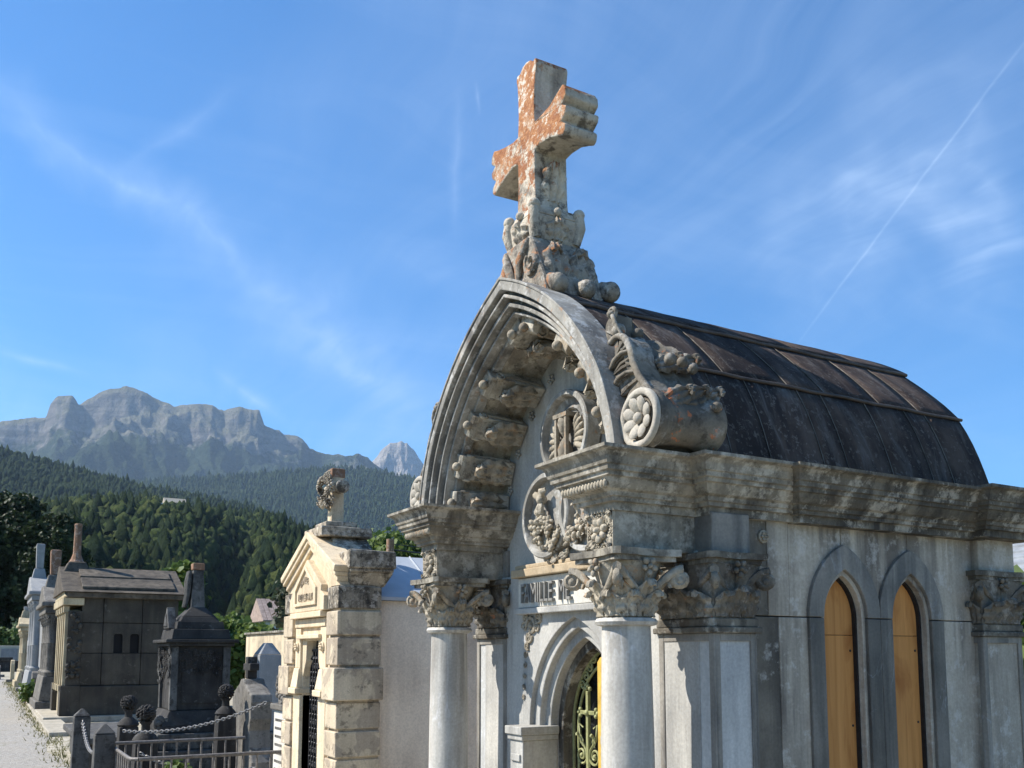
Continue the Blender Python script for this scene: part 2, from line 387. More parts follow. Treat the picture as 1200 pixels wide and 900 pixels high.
def ground_mats():
    m, t = base_mat('meadow_ground')
    tc = t.node('ShaderNodeTexCoord').outputs['Object']
    a = t.noise(tc, 0.012, 6, 0.6)
    b = t.noise(tc, 0.9, 6, 0.7)
    c = t.noise(tc, 12, 5, 0.7)
    col = t.mix(t.ramp(a, [(0.4, 0.0), (0.6, 1.0)]), (0.055, 0.085, 0.028), (0.09, 0.11, 0.04))
    col = t.mix(t.ramp(b, [(0.45, 0.0), (0.7, 0.7)]), col, (0.15, 0.13, 0.085))
    finish(m, t, col, 0.95, t.math('ADD', b, c), 0.5, 0.03, 0.1)
    m, t = base_mat('gravel_path')
    tc = t.node('ShaderNodeTexCoord').outputs['Object']
    v = t.node('ShaderNodeTexVoronoi', Vector=tc, Scale=38.0)
    n = t.noise(tc, 1.1, 5, 0.65)
    n2 = t.noise(tc, 60, 4, 0.7)
    sepc = t.node('ShaderNodeSeparateColor', Color=v.outputs['Color']).outputs[0]
    col = t.mix(sepc, (0.20, 0.19, 0.17), (0.42, 0.395, 0.355))
    col = t.mix(t.ramp(n, [(0.42, 0.0), (0.62, 0.55)]), col, (0.33, 0.30, 0.255))
    gr = t.ramp(t.noise(t.mapping(tc, (1.6, 0.5, 1), (3, 1, 0)), 1.0, 7, 0.7), [(0.58, 0.0), (0.7, 0.8)])
    col = t.mix(gr, col, (0.16, 0.155, 0.075))
    finish(m, t, col, 0.95, t.math('ADD', v.outputs['Distance'], n2), 0.8, 0.012, 0.1)
    m, t = base_mat('worn_verge')
    tc = t.node('ShaderNodeTexCoord').outputs['Object']
    n = t.noise(tc, 2.4, 6, 0.7)
    n2 = t.noise(tc, 30, 5, 0.7)
    col = t.mix(t.ramp(n, [(0.36, 0.0), (0.6, 1.0)]), (0.22, 0.20, 0.13), (0.44, 0.40, 0.33))  # tone kept pale so this ground bounces light onto shaded walls
    finish(m, t, col, 0.95, t.math('ADD', n, n2), 0.7, 0.02, 0.1)


ground_mats()


def leaf_mat(name, c1, c2, scale=0.6, trans=0.25, dry=None):
    m, t = base_mat(name)
    geo = t.node('ShaderNodeNewGeometry')
    tc = t.node('ShaderNodeTexCoord').outputs['Object']
    n = t.noise(tc, scale, 3, 0.6)
    rnd = geo.outputs['Random Per Island']
    f = t.math('ADD', t.math('MULTIPLY', t.ramp(n, [(0.35, 0.0), (0.65, 1.0)]), 0.6), t.math('MULTIPLY', rnd, 0.4))
    col = t.mix(f, c1, c2)
    if dry:
        col = t.mix(t.ramp(rnd, [(0.86, 0.0), (0.9, 0.8)]), col, dry)
    b = t.node('ShaderNodeBsdfPrincipled', Roughness=0.6)
    b.inputs['Specular IOR Level'].default_value = 0.25
    t.l.new(col, b.inputs['Base Color'])
    tr = t.node('ShaderNodeBsdfTranslucent', Color=col)
    mx = t.node('ShaderNodeMixShader', Fac=trans, i1=b.outputs[0], i2=tr.outputs[0])
    t.node('ShaderNodeOutputMaterial', Surface=mx.outputs[0])
    MATS[name] = m
    return m


leaf_dark = leaf_mat('dark_tree_foliage', (0.013, 0.023, 0.010), (0.042, 0.062, 0.019), 0.25, 0.25)
leaf_mid = leaf_mat('shrub_foliage', (0.055, 0.10, 0.025), (0.16, 0.21, 0.05), 0.8, 0.35)
leaf_hedge = leaf_mat('hedge_foliage', (0.05, 0.09, 0.02), (0.11, 0.17, 0.045), 0.8, 0.3)
leaf_grey = leaf_mat('grey_green_foliage', (0.045, 0.055, 0.032), (0.10, 0.115, 0.065), 0.8, 0.2, (0.12, 0.095, 0.06))
grass_m = leaf_mat('dry_grass', (0.10, 0.11, 0.04), (0.22, 0.20, 0.09), 1.5, 0.3)


def canopy_mat(name, c1, c2, c3, scale):
    m, t = base_mat(name)
    geo = t.node('ShaderNodeNewGeometry')
    tc = t.node('ShaderNodeTexCoord').outputs['Object']
    n = t.noise(tc, scale, 4, 0.6)
    nf = t.noise(tc, 0.9, 4, 0.85)
    rnd = geo.outputs['Random Per Island']
    col = t.mix(t.ramp(n, [(0.38, 0.0), (0.62, 1.0)]), c1, c2)
    col = t.mix(t.ramp(rnd, [(0.25, 0.0), (1.0, 0.75)]), col, c3)
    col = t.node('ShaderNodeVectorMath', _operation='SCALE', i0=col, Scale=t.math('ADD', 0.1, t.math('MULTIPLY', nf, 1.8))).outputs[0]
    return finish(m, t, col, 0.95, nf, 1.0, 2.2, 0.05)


canopy_far = canopy_mat('conifer_canopy', (0.014, 0.027, 0.014), (0.028, 0.046, 0.022), (0.048, 0.066, 0.028), 0.006)
canopy_fir = canopy_mat('fir_canopy', (0.015, 0.028, 0.014), (0.028, 0.046, 0.021), (0.042, 0.060, 0.025), 0.010)
canopy_near = canopy_mat('mixed_wood_canopy', (0.032, 0.054, 0.018), (0.070, 0.098, 0.031), (0.105, 0.120, 0.040), 0.010)


# ------------------------------------------------------------------ mesh builder
class MB:
    def __init__(self):
        self.v = []
        self.f = []

    def add(self, vs, fs):
        o = len(self.v)
        self.v.extend([tuple(p) for p in vs])
        self.f.extend([tuple(i + o for i in q) for q in fs])
        return self

    def box(self, x0, x1, y0, y1, z0, z1):
        vs = [(x, y, z) for z in (z0, z1) for y in (y0, y1) for x in (x0, x1)]
        return self.add(vs, [(0, 2, 3, 1), (4, 5, 7, 6), (0, 1, 5, 4), (2, 6, 7, 3), (0, 4, 6, 2), (1, 3, 7, 5)])

    def frustum(self, x0, x1, y0, y1, z0, X0, X1, Y0_, Y1, z1):
        vs = [(x0, y0, z0), (x1, y0, z0), (x1, y1, z0), (x0, y1, z0), (X0, Y0_, z1), (X1, Y0_, z1), (X1, Y1, z1), (X0, Y1, z1)]
        return self.add(vs, [(0, 3, 2, 1), (4, 5, 6, 7), (0, 1, 5, 4), (1, 2, 6, 5), (2, 3, 7, 6), (3, 0, 4, 7)])

    def prism(self, poly, axis, a, b):
        """poly in the plane across axis: 'x' -> (y,z), 'y' -> (x,z), 'z' -> (x,y)"""
        n = len(poly)
        def pt(p, d):
            return {'x': (d, p[0], p[1]), 'y': (p[0], d, p[1]), 'z': (p[0], p[1], d)}[axis]
        vs = [pt(p, a) for p in poly] + [pt(p, b) for p in poly]
        fs = [tuple(range(n))[::-1], tuple(range(n, 2 * n))] + [(i, (i + 1) % n, n + (i + 1) % n, n + i) for i in range(n)]
        return self.add(vs, fs)

    def ring(self, outer, inner, axis, a, b):
        """band between two open polylines of the same length, extruded"""
        n = len(outer)
        def pt(p, d):
            return {'x': (d, p[0], p[1]), 'y': (p[0], d, p[1]), 'z': (p[0], p[1], d)}[axis]
        vs = [pt(p, a) for p in outer] + [pt(p, a) for p in inner] + [pt(p, b) for p in outer] + [pt(p, b) for p in inner]
        fs = []
        for i in range(n - 1):
            o0, o1, i0, i1 = i, i + 1, n + i, n + i + 1
            fs += [(o0, i0, i1, o1), (2 * n + o0, 2 * n + o1, 2 * n + i1, 2 * n + i0),
                   (o0, o1, 2 * n + o1, 2 * n + o0), (i0, 2 * n + i0, 2 * n + i1, i1)]
        fs += [(0, 2 * n, 3 * n, n), (n - 1, 2 * n - 1, 4 * n - 1, 3 * n - 1)]
        return self.add(vs, fs)

    def lathe(self, prof, c=(0, 0, 0), n=24, mat=None, caps=True):
        vs, fs = [], []
        for (r, z) in prof:
            for k in range(n):
                a = 2 * math.pi * k / n
                p = Vector((r * math.cos(a), r * math.sin(a), z))
                if mat is not None:
                    p = mat @ p
                vs.append((p.x + c[0], p.y + c[1], p.z + c[2]))
        m = len(prof)
        for i in range(m - 1):
            for k in range(n):
                k2 = (k + 1) % n
                fs.append((i * n + k, i * n + k2, (i + 1) * n + k2, (i + 1) * n + k))
        if caps:
            fs.append(tuple(range(n))[::-1])
            fs.append(tuple((m - 1) * n + k for k in range(n)))
        return self.add(vs, fs)

    def tube(self, pts, rad, n=8, flat_=None):
        """tube along points, rad a number or list; flat_ = (vector, factor) squeezes it along a direction"""
        pts = [Vector(p) for p in pts]
        m = len(pts)
        rads = [rad] * m if isinstance(rad, (int, float)) else rad
        vs, fs = [], []
        up = Vector((0.13, 0.21, 0.97))
        for i, p in enumerate(pts):
            d = (pts[min(i + 1, m - 1)] - pts[max(i - 1, 0)])
            if d.length < 1e-9:
                d = Vector((0, 0, 1))
            d.normalize()
            u = up - d * up.dot(d)
            if u.length < 0.05:
                u = Vector((1, 0, 0)) - d * d.x
            u.normalize()
            up = u
            v = d.cross(u)
            for k in range(n):
                a = 2 * math.pi * k / n
                o = (u * math.cos(a) + v * math.sin(a)) * rads[i]
                if flat_:
                    ax = Vector(flat_[0])
                    o -= ax * (o.dot(ax)) * (1 - flat_[1])
                q = p + o
                vs.append((q.x, q.y, q.z))
        for i in range(m - 1):
            for k in range(n):
                k2 = (k + 1) % n
                fs.append((i * n + k, i * n + k2, (i + 1) * n + k2, (i + 1) * n + k))
        fs.append(tuple(range(n))[::-1])
        fs.append(tuple((m - 1) * n + k for k in range(n)))
        return self.add(vs, fs)

    def ball(self, c, r, mat=None, n=10, m=7):
        rr = (r, r, r) if isinstance(r, (int, float)) else r
        vs, fs = [], []
        for i in range(m + 1):
            th = math.pi * i / m
            ring = 1 if i in (0, m) else n
            for k in range(ring):
                a = 2 * math.pi * k / n
                p = Vector((rr[0] * math.sin(th) * math.cos(a), rr[1] * math.sin(th) * math.sin(a), rr[2] * math.cos(th)))
                if mat is not None:
                    p = mat @ p
                vs.append((p.x + c[0], p.y + c[1], p.z + c[2]))
        def idx(i, k):
            return 0 if i == 0 else (1 + (m - 1) * n if i == m else 1 + (i - 1) * n + k % n)
        for i in range(m):
            for k in range(n):
                q = [idx(i, k), idx(i + 1, k), idx(i + 1, k + 1), idx(i, k + 1)]
                q2 = []
                for e in q:
                    if e not in q2:
                        q2.append(e)
                fs.append(tuple(q2))
        return self.add(vs, fs)

    def sheet(self, fn, nu, nv, thick):
        """a surface fn(u,v)->Vector given a thickness"""
        P = [[fn(i / (nu - 1), j / (nv - 1)) for j in range(nv)] for i in range(nu)]
        N = []
        for i in range(nu):
            row = []
            for j in range(nv):
                du = P[min(i + 1, nu - 1)][j] - P[max(i - 1, 0)][j]
                dv = P[i][min(j + 1, nv - 1)] - P[i][max(j - 1, 0)]
                n = du.cross(dv)
                row.append(n.normalized() if n.length > 1e-9 else Vector((0, 0, 1)))
            N.append(row)
        top = [P[i][j] for i in range(nu) for j in range(nv)]
        bot = [P[i][j] - N[i][j] * thick for i in range(nu) for j in range(nv)]
        o = nu * nv
        fs = []
        for i in range(nu - 1):
            for j in range(nv - 1):
                a, b, c, d = i * nv + j, (i + 1) * nv + j, (i + 1) * nv + j + 1, i * nv + j + 1
                fs += [(a, b, c, d), (o + a, o + d, o + c, o + b)]
        rim = [i * nv for i in range(nu)] + [(nu - 1) * nv + j for j in range(1, nv)] + [i * nv + nv - 1 for i in range(nu - 2, -1, -1)] + [j for j in range(nv - 2, 0, -1)]
        for a, b in zip(rim, rim[1:] + rim[:1]):
            fs.append((b, a, o + a, o + b))
        return self.add(top + bot, fs)

    def mould(self, path, prof, z0=0.0, k=1.0):
        """mitred moulding: plan path of (x,y), outward on the right of travel, closed profile of (out,z)"""
        n, m = len(path), len(prof)
        offs = []
        for i, p in enumerate(path):
            def rn(a, b):
                dx, dy = b[0] - a[0], b[1] - a[1]
                l = math.hypot(dx, dy)
                return (dy / l, -dx / l)
            if i == 0:
                o = rn(path[0], path[1])
            elif i == n - 1:
                o = rn(path[-2], path[-1])
            else:
                a, b = rn(path[i - 1], p), rn(p, path[i + 1])
                s = 1 + a[0] * b[0] + a[1] * b[1]
                o = ((a[0] + b[0]) / s, (a[1] + b[1]) / s)
            offs.append(o)
        vs = [(p[0] + o[0] * q[0] * k, p[1] + o[1] * q[0] * k, z0 + q[1]) for p, o in zip(path, offs) for q in prof]
        fs = []
        for i in range(n - 1):
            for j in range(m):
                j2 = (j + 1) % m
                fs.append((i * m + j, i * m + j2, (i + 1) * m + j2, (i + 1) * m + j))
        fs.append(tuple(range(m))[::-1])
        fs.append(tuple((n - 1) * m + j for j in range(m)))
        return self.add(vs, fs)

    def extend(self, other):
        return self.add(other.v, other.f)

    def mirrorY(self, y0):
        m = MB()
        m.v = [(x, 2 * y0 - y, z) for x, y, z in self.v]
        m.f = [tuple(reversed(q)) for q in self.f]
        return m

    def jitter(self, amp, freq=8.0):
        out = []
        for p in self.v:
            n = mnoise.noise_vector(Vector(p) * freq)
            out.append((p[0] + n.x * amp, p[1] + n.y * amp, p[2] + n.z * amp))
        self.v = out
        return self

    def build(self, name, mat, parent=None, smooth=False, bevel=0.0, auto=None):
        me = bpy.data.meshes.new(name)
        org = Vector(parent_loc(parent)) if parent is not None else Vector((0, 0, 0))
        me.from_pydata([(p[0] - org.x, p[1] - org.y, p[2] - org.z) for p in self.v], [], self.f)
        me.update()
        bm = bmesh.new()
        bm.from_mesh(me)
        bmesh.ops.recalc_face_normals(bm, faces=bm.faces)
        bm.to_mesh(me)
        bm.free()
        if smooth or auto:
            me.polygons.foreach_set('use_smooth', [True] * len(me.polygons))
            if auto:
                try:
                    me.set_sharp_from_angle(angle=R(auto))
                except Exception:
                    pass
        me.materials.append(mat)
        o = bpy.data.objects.new(name, me)
        COL.objects.link(o)
        if parent is not None:
            o.parent = parent
        if bevel:
            b = o.modifiers.new('bevel', 'BEVEL')
            b.width = bevel
            b.segments = 2
            b.limit_method = 'ANGLE'
            b.angle_limit = R(40)
            b.harden_normals = False
        return o


_ploc = {}


def parent_loc(p):
    return _ploc.get(p.name, (0, 0, 0))


def thing(name, label, cat, loc=(0, 0, 0), group=None):
    o = bpy.data.objects.new(name, None)
    o.empty_display_size = 0.2
    COL.objects.link(o)
    o.location = loc
    _ploc[o.name] = tuple(loc)
    o['label'] = label
    o['category'] = cat
    if group:
        o['group'] = group
    return o


def sub(o):
    """register a part's origin so that sub-parts are built about the same point"""
    if o.parent is not None and o.name not in _ploc:
        _ploc[o.name] = parent_loc(o.parent)
    return o


def tag(o, label=None, cat=None, group=None, kind=None):
    for k, v in (('label', label), ('category', cat), ('group', group), ('kind', kind)):
        if v:
            o[k] = v
    return o


def text_mb(s, size, depth, place, squeeze=1.0, bold=0.0):
    """raised lettering; place(u, v, d) puts text x, text y and height above the face into the world"""
    cu = bpy.data.curves.new('lettering', 'FONT')
    cu.body = s
    cu.size = size
    cu.extrude = depth / 2
    cu.offset = bold
    cu.resolution_u = 3
    cu.align_x = 'LEFT'
    ob = bpy.data.objects.new('lettering', cu)
    COL.objects.link(ob)
    dg = bpy.context.evaluated_depsgraph_get()
    me = bpy.data.meshes.new_from_object(ob.evaluated_get(dg))
    mb = MB()
    mb.add([place(v.co.x * squeeze, v.co.y, v.co.z + depth / 2) for v in me.vertices], [tuple(p.vertices) for p in me.polygons])
    wdt = max((v.co.x * squeeze for v in me.vertices), default=0)
    bpy.data.objects.remove(ob)
    bpy.data.curves.remove(cu)
    bpy.data.meshes.remove(me)
    return mb, wdt


def frame3(z, x=None):
    """rotation matrix whose local z points along z"""
    z = Vector(z).normalized()
    x = Vector(x) if x is not None else (Vector((0, 0, 1)) if abs(z.z) < 0.9 else Vector((1, 0, 0)))
    x = (x - z * x.dot(z)).normalized()
    y = z.cross(x)
    return Matrix((x, y, z)).transposed()


def rosette(mb, c, nrm, r, petals=6, h=0.02, up=None):
    c = Vector(c)
    nv_ = Vector(nrm).normalized()
    h = min(h, r * 0.42)
    M = frame3(nrm, up)
    for k in range(petals):
        a = 2 * math.pi * (k + 0.5) / petals
        d = M @ Vector((math.cos(a), math.sin(a), 0))
        Mk = frame3(nv_ - d * 0.45, d)
        mb.ball(c + d * r * 0.60 + nv_ * h * 0.35, (r * 0.44, r * 0.32, h * 0.7), Mk, 8, 6)
    mb.ball(c + Vector(nrm).normalized() * h * 0.6, (r * 0.27, r * 0.27, h), M, 9, 5)
    return mb


def acanthus(mb, base, up, out, wid, hgt, curl=0.35, nu=9, nv=15, thick=0.008, lobes=3.0):
    """a lobed leaf standing along up, bowing outwards and curling over at its tip"""
    base, up, out = Vector(base), Vector(up).normalized(), Vector(out).normalized()
    side = up.cross(out).normalized()
    nu, nv = max(nu, 13), max(nv, 15)
    def fn(u, v):
        s = (u - 0.5) * 2
        wv = wid * 0.5 * (0.62 + 0.55 * math.sin(math.pi * min(1, v * 0.95 + 0.08))) * (1 - 0.62 * max(0, v - 0.6) / 0.4)
        wv *= 1 + 0.13 * math.cos(2 * math.pi * lobes * v + 1.0) * abs(s)
        zz = hgt * (v if v < 0.8 else 0.8 + 0.2 * math.sin((v - 0.8) / 0.2 * math.pi / 2) * 0.55 - 0.25 * ((v - 0.8) / 0.2) ** 2)
        oo = hgt * (0.12 * math.sin(v * 2.2) + curl * max(0, v - 0.42) ** 1.6 * 2.0)
        oo += 0.20 * wid * (0.5 + 0.5 * math.cos(s * 3 * math.pi)) ** 0.8 * (1 - 0.3 * v) * (0.68 + 0.32 * math.cos(2 * math.pi * lobes * v + 2.4 * abs(s))) - 0.06 * wid * s * s
        return base + side * (s * wv) + up * zz + out * oo
    return mb.sheet(fn, nu, nv, thick)


def spiral(c, r0, r1, turns, ax, ay, start=0.0, n=26):
    c, ax, ay = Vector(c), Vector(ax), Vector(ay)
    out = []
    for i in range(n):
        t = i / (n - 1)
        a = start + turns * 2 * math.pi * t
        r = r0 + (r1 - r0) * t
        out.append(c + ax * r * math.cos(a) + ay * r * math.sin(a))
    return out


def link_copy(src, loc_delta, parent=None, name=None):
    c = src.copy()
    if name:
        c.name = name
    COL.objects.link(c)
    c.parent = parent if parent is not None else src.parent
    c.location = Vector(src.location) + Vector(loc_delta)
    return c


def lancet(cx_, hw, zs, rise, n=10):
    """pointed arch as a polyline from the left springing over the apex to the right springing"""
    # arc centre on the springing line: (hw-Rr)^2 + rise^2 = Rr^2 for a centre at distance Rr-hw beyond the axis
    Rr = (hw * hw + rise * rise) / (2 * hw)
    a1 = math.asin(min(1, rise / Rr))
    left = []
    for i in range(n + 1):
        a = a1 * i / n
        left.append((cx_ - hw + Rr - Rr * math.cos(a), zs + Rr * math.sin(a)))
    right = [(2 * cx_ - x, z) for x, z in reversed(left[:-1])]
    return left + right


# ================================================================== terrain, ground, far landscape
def struct(o, label=None):
    o['kind'] = 'structure'
    return o


gm = MB()
gm.add([(-15000, -15000, 0), (15000, -15000, 0), (15000, 15000, 0), (-15000, 15000, 0)], [(0, 1, 2, 3)])
struct(gm.build('ground', MATS['meadow_ground']))
# cemetery path and its verge (sheets a few millimetres apart)
pm = MB()
rr = random.Random(3)
ys = [-14 + i * 1.5 for i in range(76)]
edge = [1.16 + 0.0052 * (y - 16) + 0.07 * math.sin(y * 1.3) + 0.05 * math.sin(y * 3.1 + 1) for y in ys]
pm.add([(-2.4, y, 0.008) for y in ys] + [(e, y, 0.008) for e, y in zip(edge, ys)], [(i, len(ys) + i, len(ys) + i + 1, i + 1) for i in range(len(ys) - 1)])
struct(pm.build('path', MATS['gravel_path']))
vm = MB()
vm.add([(-6, -14, 0.004), (9, -14, 0.004), (9, 98, 0.004), (-6, 98, 0.004)], [(0, 1, 2, 3)])
struct(vm.build('verge', MATS['worn_verge']))


def rid(x, y, o=4):
    return mnoise.ridged_multi_fractal(Vector((x, y, 3.3)), 0.9, 2.1, o, 1.0, 2.0)


def frc(x, y, o=4, z=0.0):
    return mnoise.fractal(Vector((x, y, z)), 1.0, 2.0, o)


def layer_fn(px, Rr, R0, power, noise_fn, back=0.35, crag=0.0):
    bs = [bear(x, y) for x, y in px]
    B = np.array([b for b, _ in bs])
    T = np.array([t for _, t in bs])
    def top(b):
        if b < B[0]:
            return T[0] * (1 + 0.1 * math.sin((b - B[0]) * 9))
        if b > B[-1]:
            return T[-1] * (1 + 0.1 * math.sin((b - B[-1]) * 9))
        return float(np.interp(b, B, T))
    def z(b, r):
        zr = EYE + Rr * top(b)
        if crag:
            a_ = b * Rr
            zr += crag * (frc(a_ / 170.0, 0.3, 5, 8.0) + 0.7 * (rid(a_ / 120.0, 0.7, 3) - 1.3))
        u = (r - R0) / (Rr - R0)
        if u <= 0:
            return -2.0
        if u <= 1:
            d = noise_fn(b, r, u, zr)
            if d > 0:
                d *= min(1.0, (1 - u) * 3.0)
            return max(-2.0, zr * u ** power + d)
        return zr - (r - Rr) * back
    return z, top


def terrain(name, zfn, b_edges, radii, mat):
    vs = []
    nb, nr = len(b_edges), len(radii)
    for b in b_edges:
        sb, cb = math.sin(b), math.cos(b)
        for r in radii:
            vs.append((r * sb, r * cb, zfn(b, r)))
    i = np.arange((nb - 1) * (nr - 1))
    a = (i // (nr - 1)) * nr + i % (nr - 1)
    fs = np.stack([a, a + nr, a + nr + 1, a + 1], 1)
    me = bpy.data.meshes.new(name)
    me.from_pydata(vs, [], fs.tolist())
    me.polygons.foreach_set('use_smooth', [True] * len(me.polygons))
    me.update()
    me.materials.append(mat)
    o = bpy.data.objects.new(name, me)
    COL.objects.link(o)
    o['kind'] = 'structure'
    return o


def rock_mat(name, z0, z1, rock1, rock2, grass, wood, wood2):
    m, t = base_mat(name)
    tc = t.node('ShaderNodeTexCoord').outputs['Object']
    z = t.node('ShaderNodeSeparateXYZ', Vector=tc).outputs[2]
    nz = t.node('ShaderNodeSeparateXYZ', Vector=t.node('ShaderNodeNewGeometry').outputs['Normal']).outputs[2]
    n1 = t.noise(tc, 0.0022, 7, 0.62)
    n2 = t.noise(tc, 0.012, 7, 0.68)
    n3 = t.noise(tc, 0.05, 6, 0.7)
    strata = t.noise(t.mapping(tc, (0.0006, 0.0006, 0.02), (0, 0, 0), (R(9), R(6), 0)), 1.0, 6, 0.6)
    rock = t.mix(t.ramp(strata, [(0.35, 0.0), (0.65, 1.0)]), rock1, rock2)
    rock = t.mix(t.math('MULTIPLY', t.ramp(n3, [(0.4, 0.0), (0.7, 1.0)]), 0.5), rock, tuple(c * 0.55 for c in rock1))
    zz = t.math('ADD', z, t.math('MULTIPLY', t.math('SUBTRACT', n1, 0.5), 900.0))
    zz = t.math('ADD', zz, t.math('MULTIPLY', t.math('SUBTRACT', n2, 0.5), 620.0))
    low = t.math('DIVIDE', t.math('SUBTRACT', zz, z0), z1 - z0, clamp=True)
    gr = t.mix(t.ramp(n2, [(0.4, 0.0), (0.62, 1.0)]), grass, tuple(0.5 * (a + b) for a, b in zip(grass, rock2)))
    flat_ = t.ramp(nz, [(0.5, 0.0), (0.78, 1.0)])
    up = t.mix(t.math('MULTIPLY', flat_, 0.75), rock, gr)
    tr = t.ramp(n3, [(0.35, 0.0), (0.65, 1.0)])
    wd = t.mix(tr, wood, wood2)
    wd = t.mix(t.math('MULTIPLY', t.ramp(n2, [(0.62, 0.0), (0.72, 1.0)]), 0.6), wd, grass)
    col = t.mix(t.ramp(low, [(0.3, 0.0), (0.5, 1.0)]), wd, up)
    h = t.math('ADD', t.math('MULTIPLY', n3, 1.0), t.math('MULTIPLY', n2, 3.0))
    return finish(m, t, col, 0.95, h, 1.0, 18.0, 0.05)


back_rock = rock_mat('mountain_rock', 1250.0, 1830.0, (0.10, 0.092, 0.083), (0.235, 0.215, 0.19), (0.11, 0.112, 0.06), (0.016, 0.028, 0.015), (0.038, 0.055, 0.026))
peak_rock = rock_mat('far_peak_rock', 200.0, 1300.0, (0.25, 0.225, 0.20), (0.44, 0.40, 0.36), (0.28, 0.25, 0.20), (0.03, 0.045, 0.02), (0.05, 0.07, 0.03))
slope_wood = rock_mat('forest_slope', 2400.0, 3600.0, (0.16, 0.145, 0.13), (0.24, 0.22, 0.19), (0.085, 0.10, 0.045), (0.018, 0.032, 0.017), (0.044, 0.064, 0.028))

BV = np.radians(np.concatenate([np.linspace(-70, -3, 30), np.linspace(-2.8, 29, 430), np.linspace(29.5, 110, 50)]))
BS = np.radians(np.concatenate([np.linspace(-70, -3, 30), np.linspace(-2.5, 29, 220), np.linspace(29.5, 110, 60)]))

RM = 7400.0


px_range = [(-260, 545), (-80, 505), (0, 491), (30, 488), (54, 486), (59, 471), (66, 464), (86, 463), (92, 474), (110, 462), (121, 455), (135, 453.5), (150, 450), (165, 457), (185, 466), (203, 475), (215, 474), (232, 473), (249, 473),
            (256, 478), (263, 480), (281, 476), (292, 479), (304, 480), (307, 488), (310, 497), (327, 501), (333, 507), (348, 510), (355, 513), (363, 524), (371, 525), (381, 531), (390, 533), (396, 531.5), (405, 534.5), (420, 530.5), (431, 534), (438, 541), (470, 560), (540, 575), (800, 600), (1300, 590)]


def massif(px, Rr, steep, gentle, knee, amp, scale, crag, seed, floor, smooth=0.05):
    """a mountain face falling from its crest towards the viewer, cut by spurs and gullies"""
    _z, top = layer_fn(px, Rr, 1.0, 1.0, lambda *a: 0.0)
    bs_ = np.linspace(-1.4, 2.1, 2400)
    ts_ = np.array([top(x) for x in bs_])
    kr = np.exp(-np.linspace(-2.2, 2.2, 2 * int(smooth / (bs_[1] - bs_[0])) + 1) ** 2)
    sm_ = np.convolve(np.pad(ts_, len(kr) // 2, mode='edge'), kr / kr.sum(), mode='valid')
    def z(b, r):
        a = b * Rr
        tp = top(b)
        zr = EYE + Rr * tp + crag * (frc(a / 170.0, 0.3, 5, seed) + 0.8 * (rid(a / 110.0, 0.7, 3) - 1.3))
        d = Rr - r
        if d < 0:
            return zr + d * 0.6
        k_ = min(1.0, d / (knee * 0.7))
        zr = zr * (1 - k_) + k_ * (EYE + Rr * float(np.interp(b, bs_, sm_)))
        base = zr - (steep * d if d < knee else steep * knee + gentle * (d - knee))
        fade = min(1.0, d / (scale * 0.55) + 0.03)
        wx_, wy_ = 0.45 * frc(a / scale, r / scale, 3, seed + 5), 0.45 * frc(a / scale + 9, r / scale, 3, seed + 6)
        n = (rid(a / scale + wx_, r / (scale * 1.35) + wy_, 5) - 1.35) * amp * fade
        n += (rid(a / (scale * 0.27) + wx_, r / (scale * 0.36), 4) - 1.4) * amp * 0.24 * min(1.0, d / 160.0 + 0.08)
        n += frc(a / 85.0, r / 85.0, 4, seed + 2) * amp * 0.11 * min(1.0, d / 80.0 + 0.1)
        lim = EYE + r * tp * (0.999 - 0.05 * min(1.0, d / 1200.0))
        return max(floor, min(base + n, lim))
    return z


zf = massif(px_range, RM, 0.74, 0.40, 900.0, 380.0, 1500.0, 16.0, 8.0, -2.0)
terrain('mountain_range', zf, BV, list(np.linspace(3300, RM, 105)) + [RM + 120, RM + 500, RM + 1600], back_rock)

RP = 9200.0


px_peak = [(380, 575), (405, 559), (413, 556), (426, 551), (434, 542), (440, 534.5), (448, 526), (457, 519), (463, 516.5), (470, 514.6), (478, 519), (487, 526), (491, 534), (498, 545), (520, 560), (560, 580)]
zf = massif(px_peak, RP, 1.0, 0.6, 700.0, 260.0, 620.0, 22.0, 3.0, -2.0, 0.012)
BP = np.radians(np.linspace(17, 30, 330))
terrain('rocky_peak', zf, BP, list(np.linspace(7600, RP, 90)) + [RP + 150, RP + 700], peak_rock)

RSL = 4300.0


def n_slope(b, r, u, zr):
    a = b * RSL
    d = (rid(a / 900.0, r / 2600.0, 4) - 1.2) * 110.0 * u * min(1.0, (1 - u) * 4 + 0.1)
    return d + frc(a / 70.0, r / 70.0, 4, 1.0) * 16.0 * min(1, u * 3)


px_slope = [(-300, 640), (-60, 600), (60, 580), (160, 566), (240, 561), (300, 556), (350, 552), (400, 549), (440, 553), (480, 561), (520, 571), (620, 598), (800, 625), (1300, 610)]
zf, _ = layer_fn(px_slope, RSL, 2300, 1.1, n_slope, 0.3)
terrain('forested_mountainside', zf, BS, list(np.linspace(2300, RSL, 90)) + [RSL + 200, RSL + 900], slope_wood)

RH = 1900.0


def n_hill(b, r, u, zr):
    a = b * RH
    return (frc(a / 330.0, r / 380.0, 4, 4.0) * 34.0 + (rid(a / 300.0, r / 800.0, 3) - 1.1) * 20.0) * min(1, u * 3) * min(1.0, (1 - u) * 3 + 0.08)


px_hill = [(-260, 470), (-100, 503), (0, 531), (40, 542), (80, 551), (110, 560), (140, 568), (180, 577), (220, 583), (260, 591), (290, 597), (310, 603), (325, 612), (340, 620), (370, 641), (420, 665), (500, 690), (800, 705), (1300, 690)]
z_hill, _ = layer_fn(px_hill, RH, 960, 1.05, n_hill, 0.25)
terrain('forest_hill', z_hill, BS, list(np.linspace(960, RH, 60)) + [RH + 80, RH + 330], slope_wood)

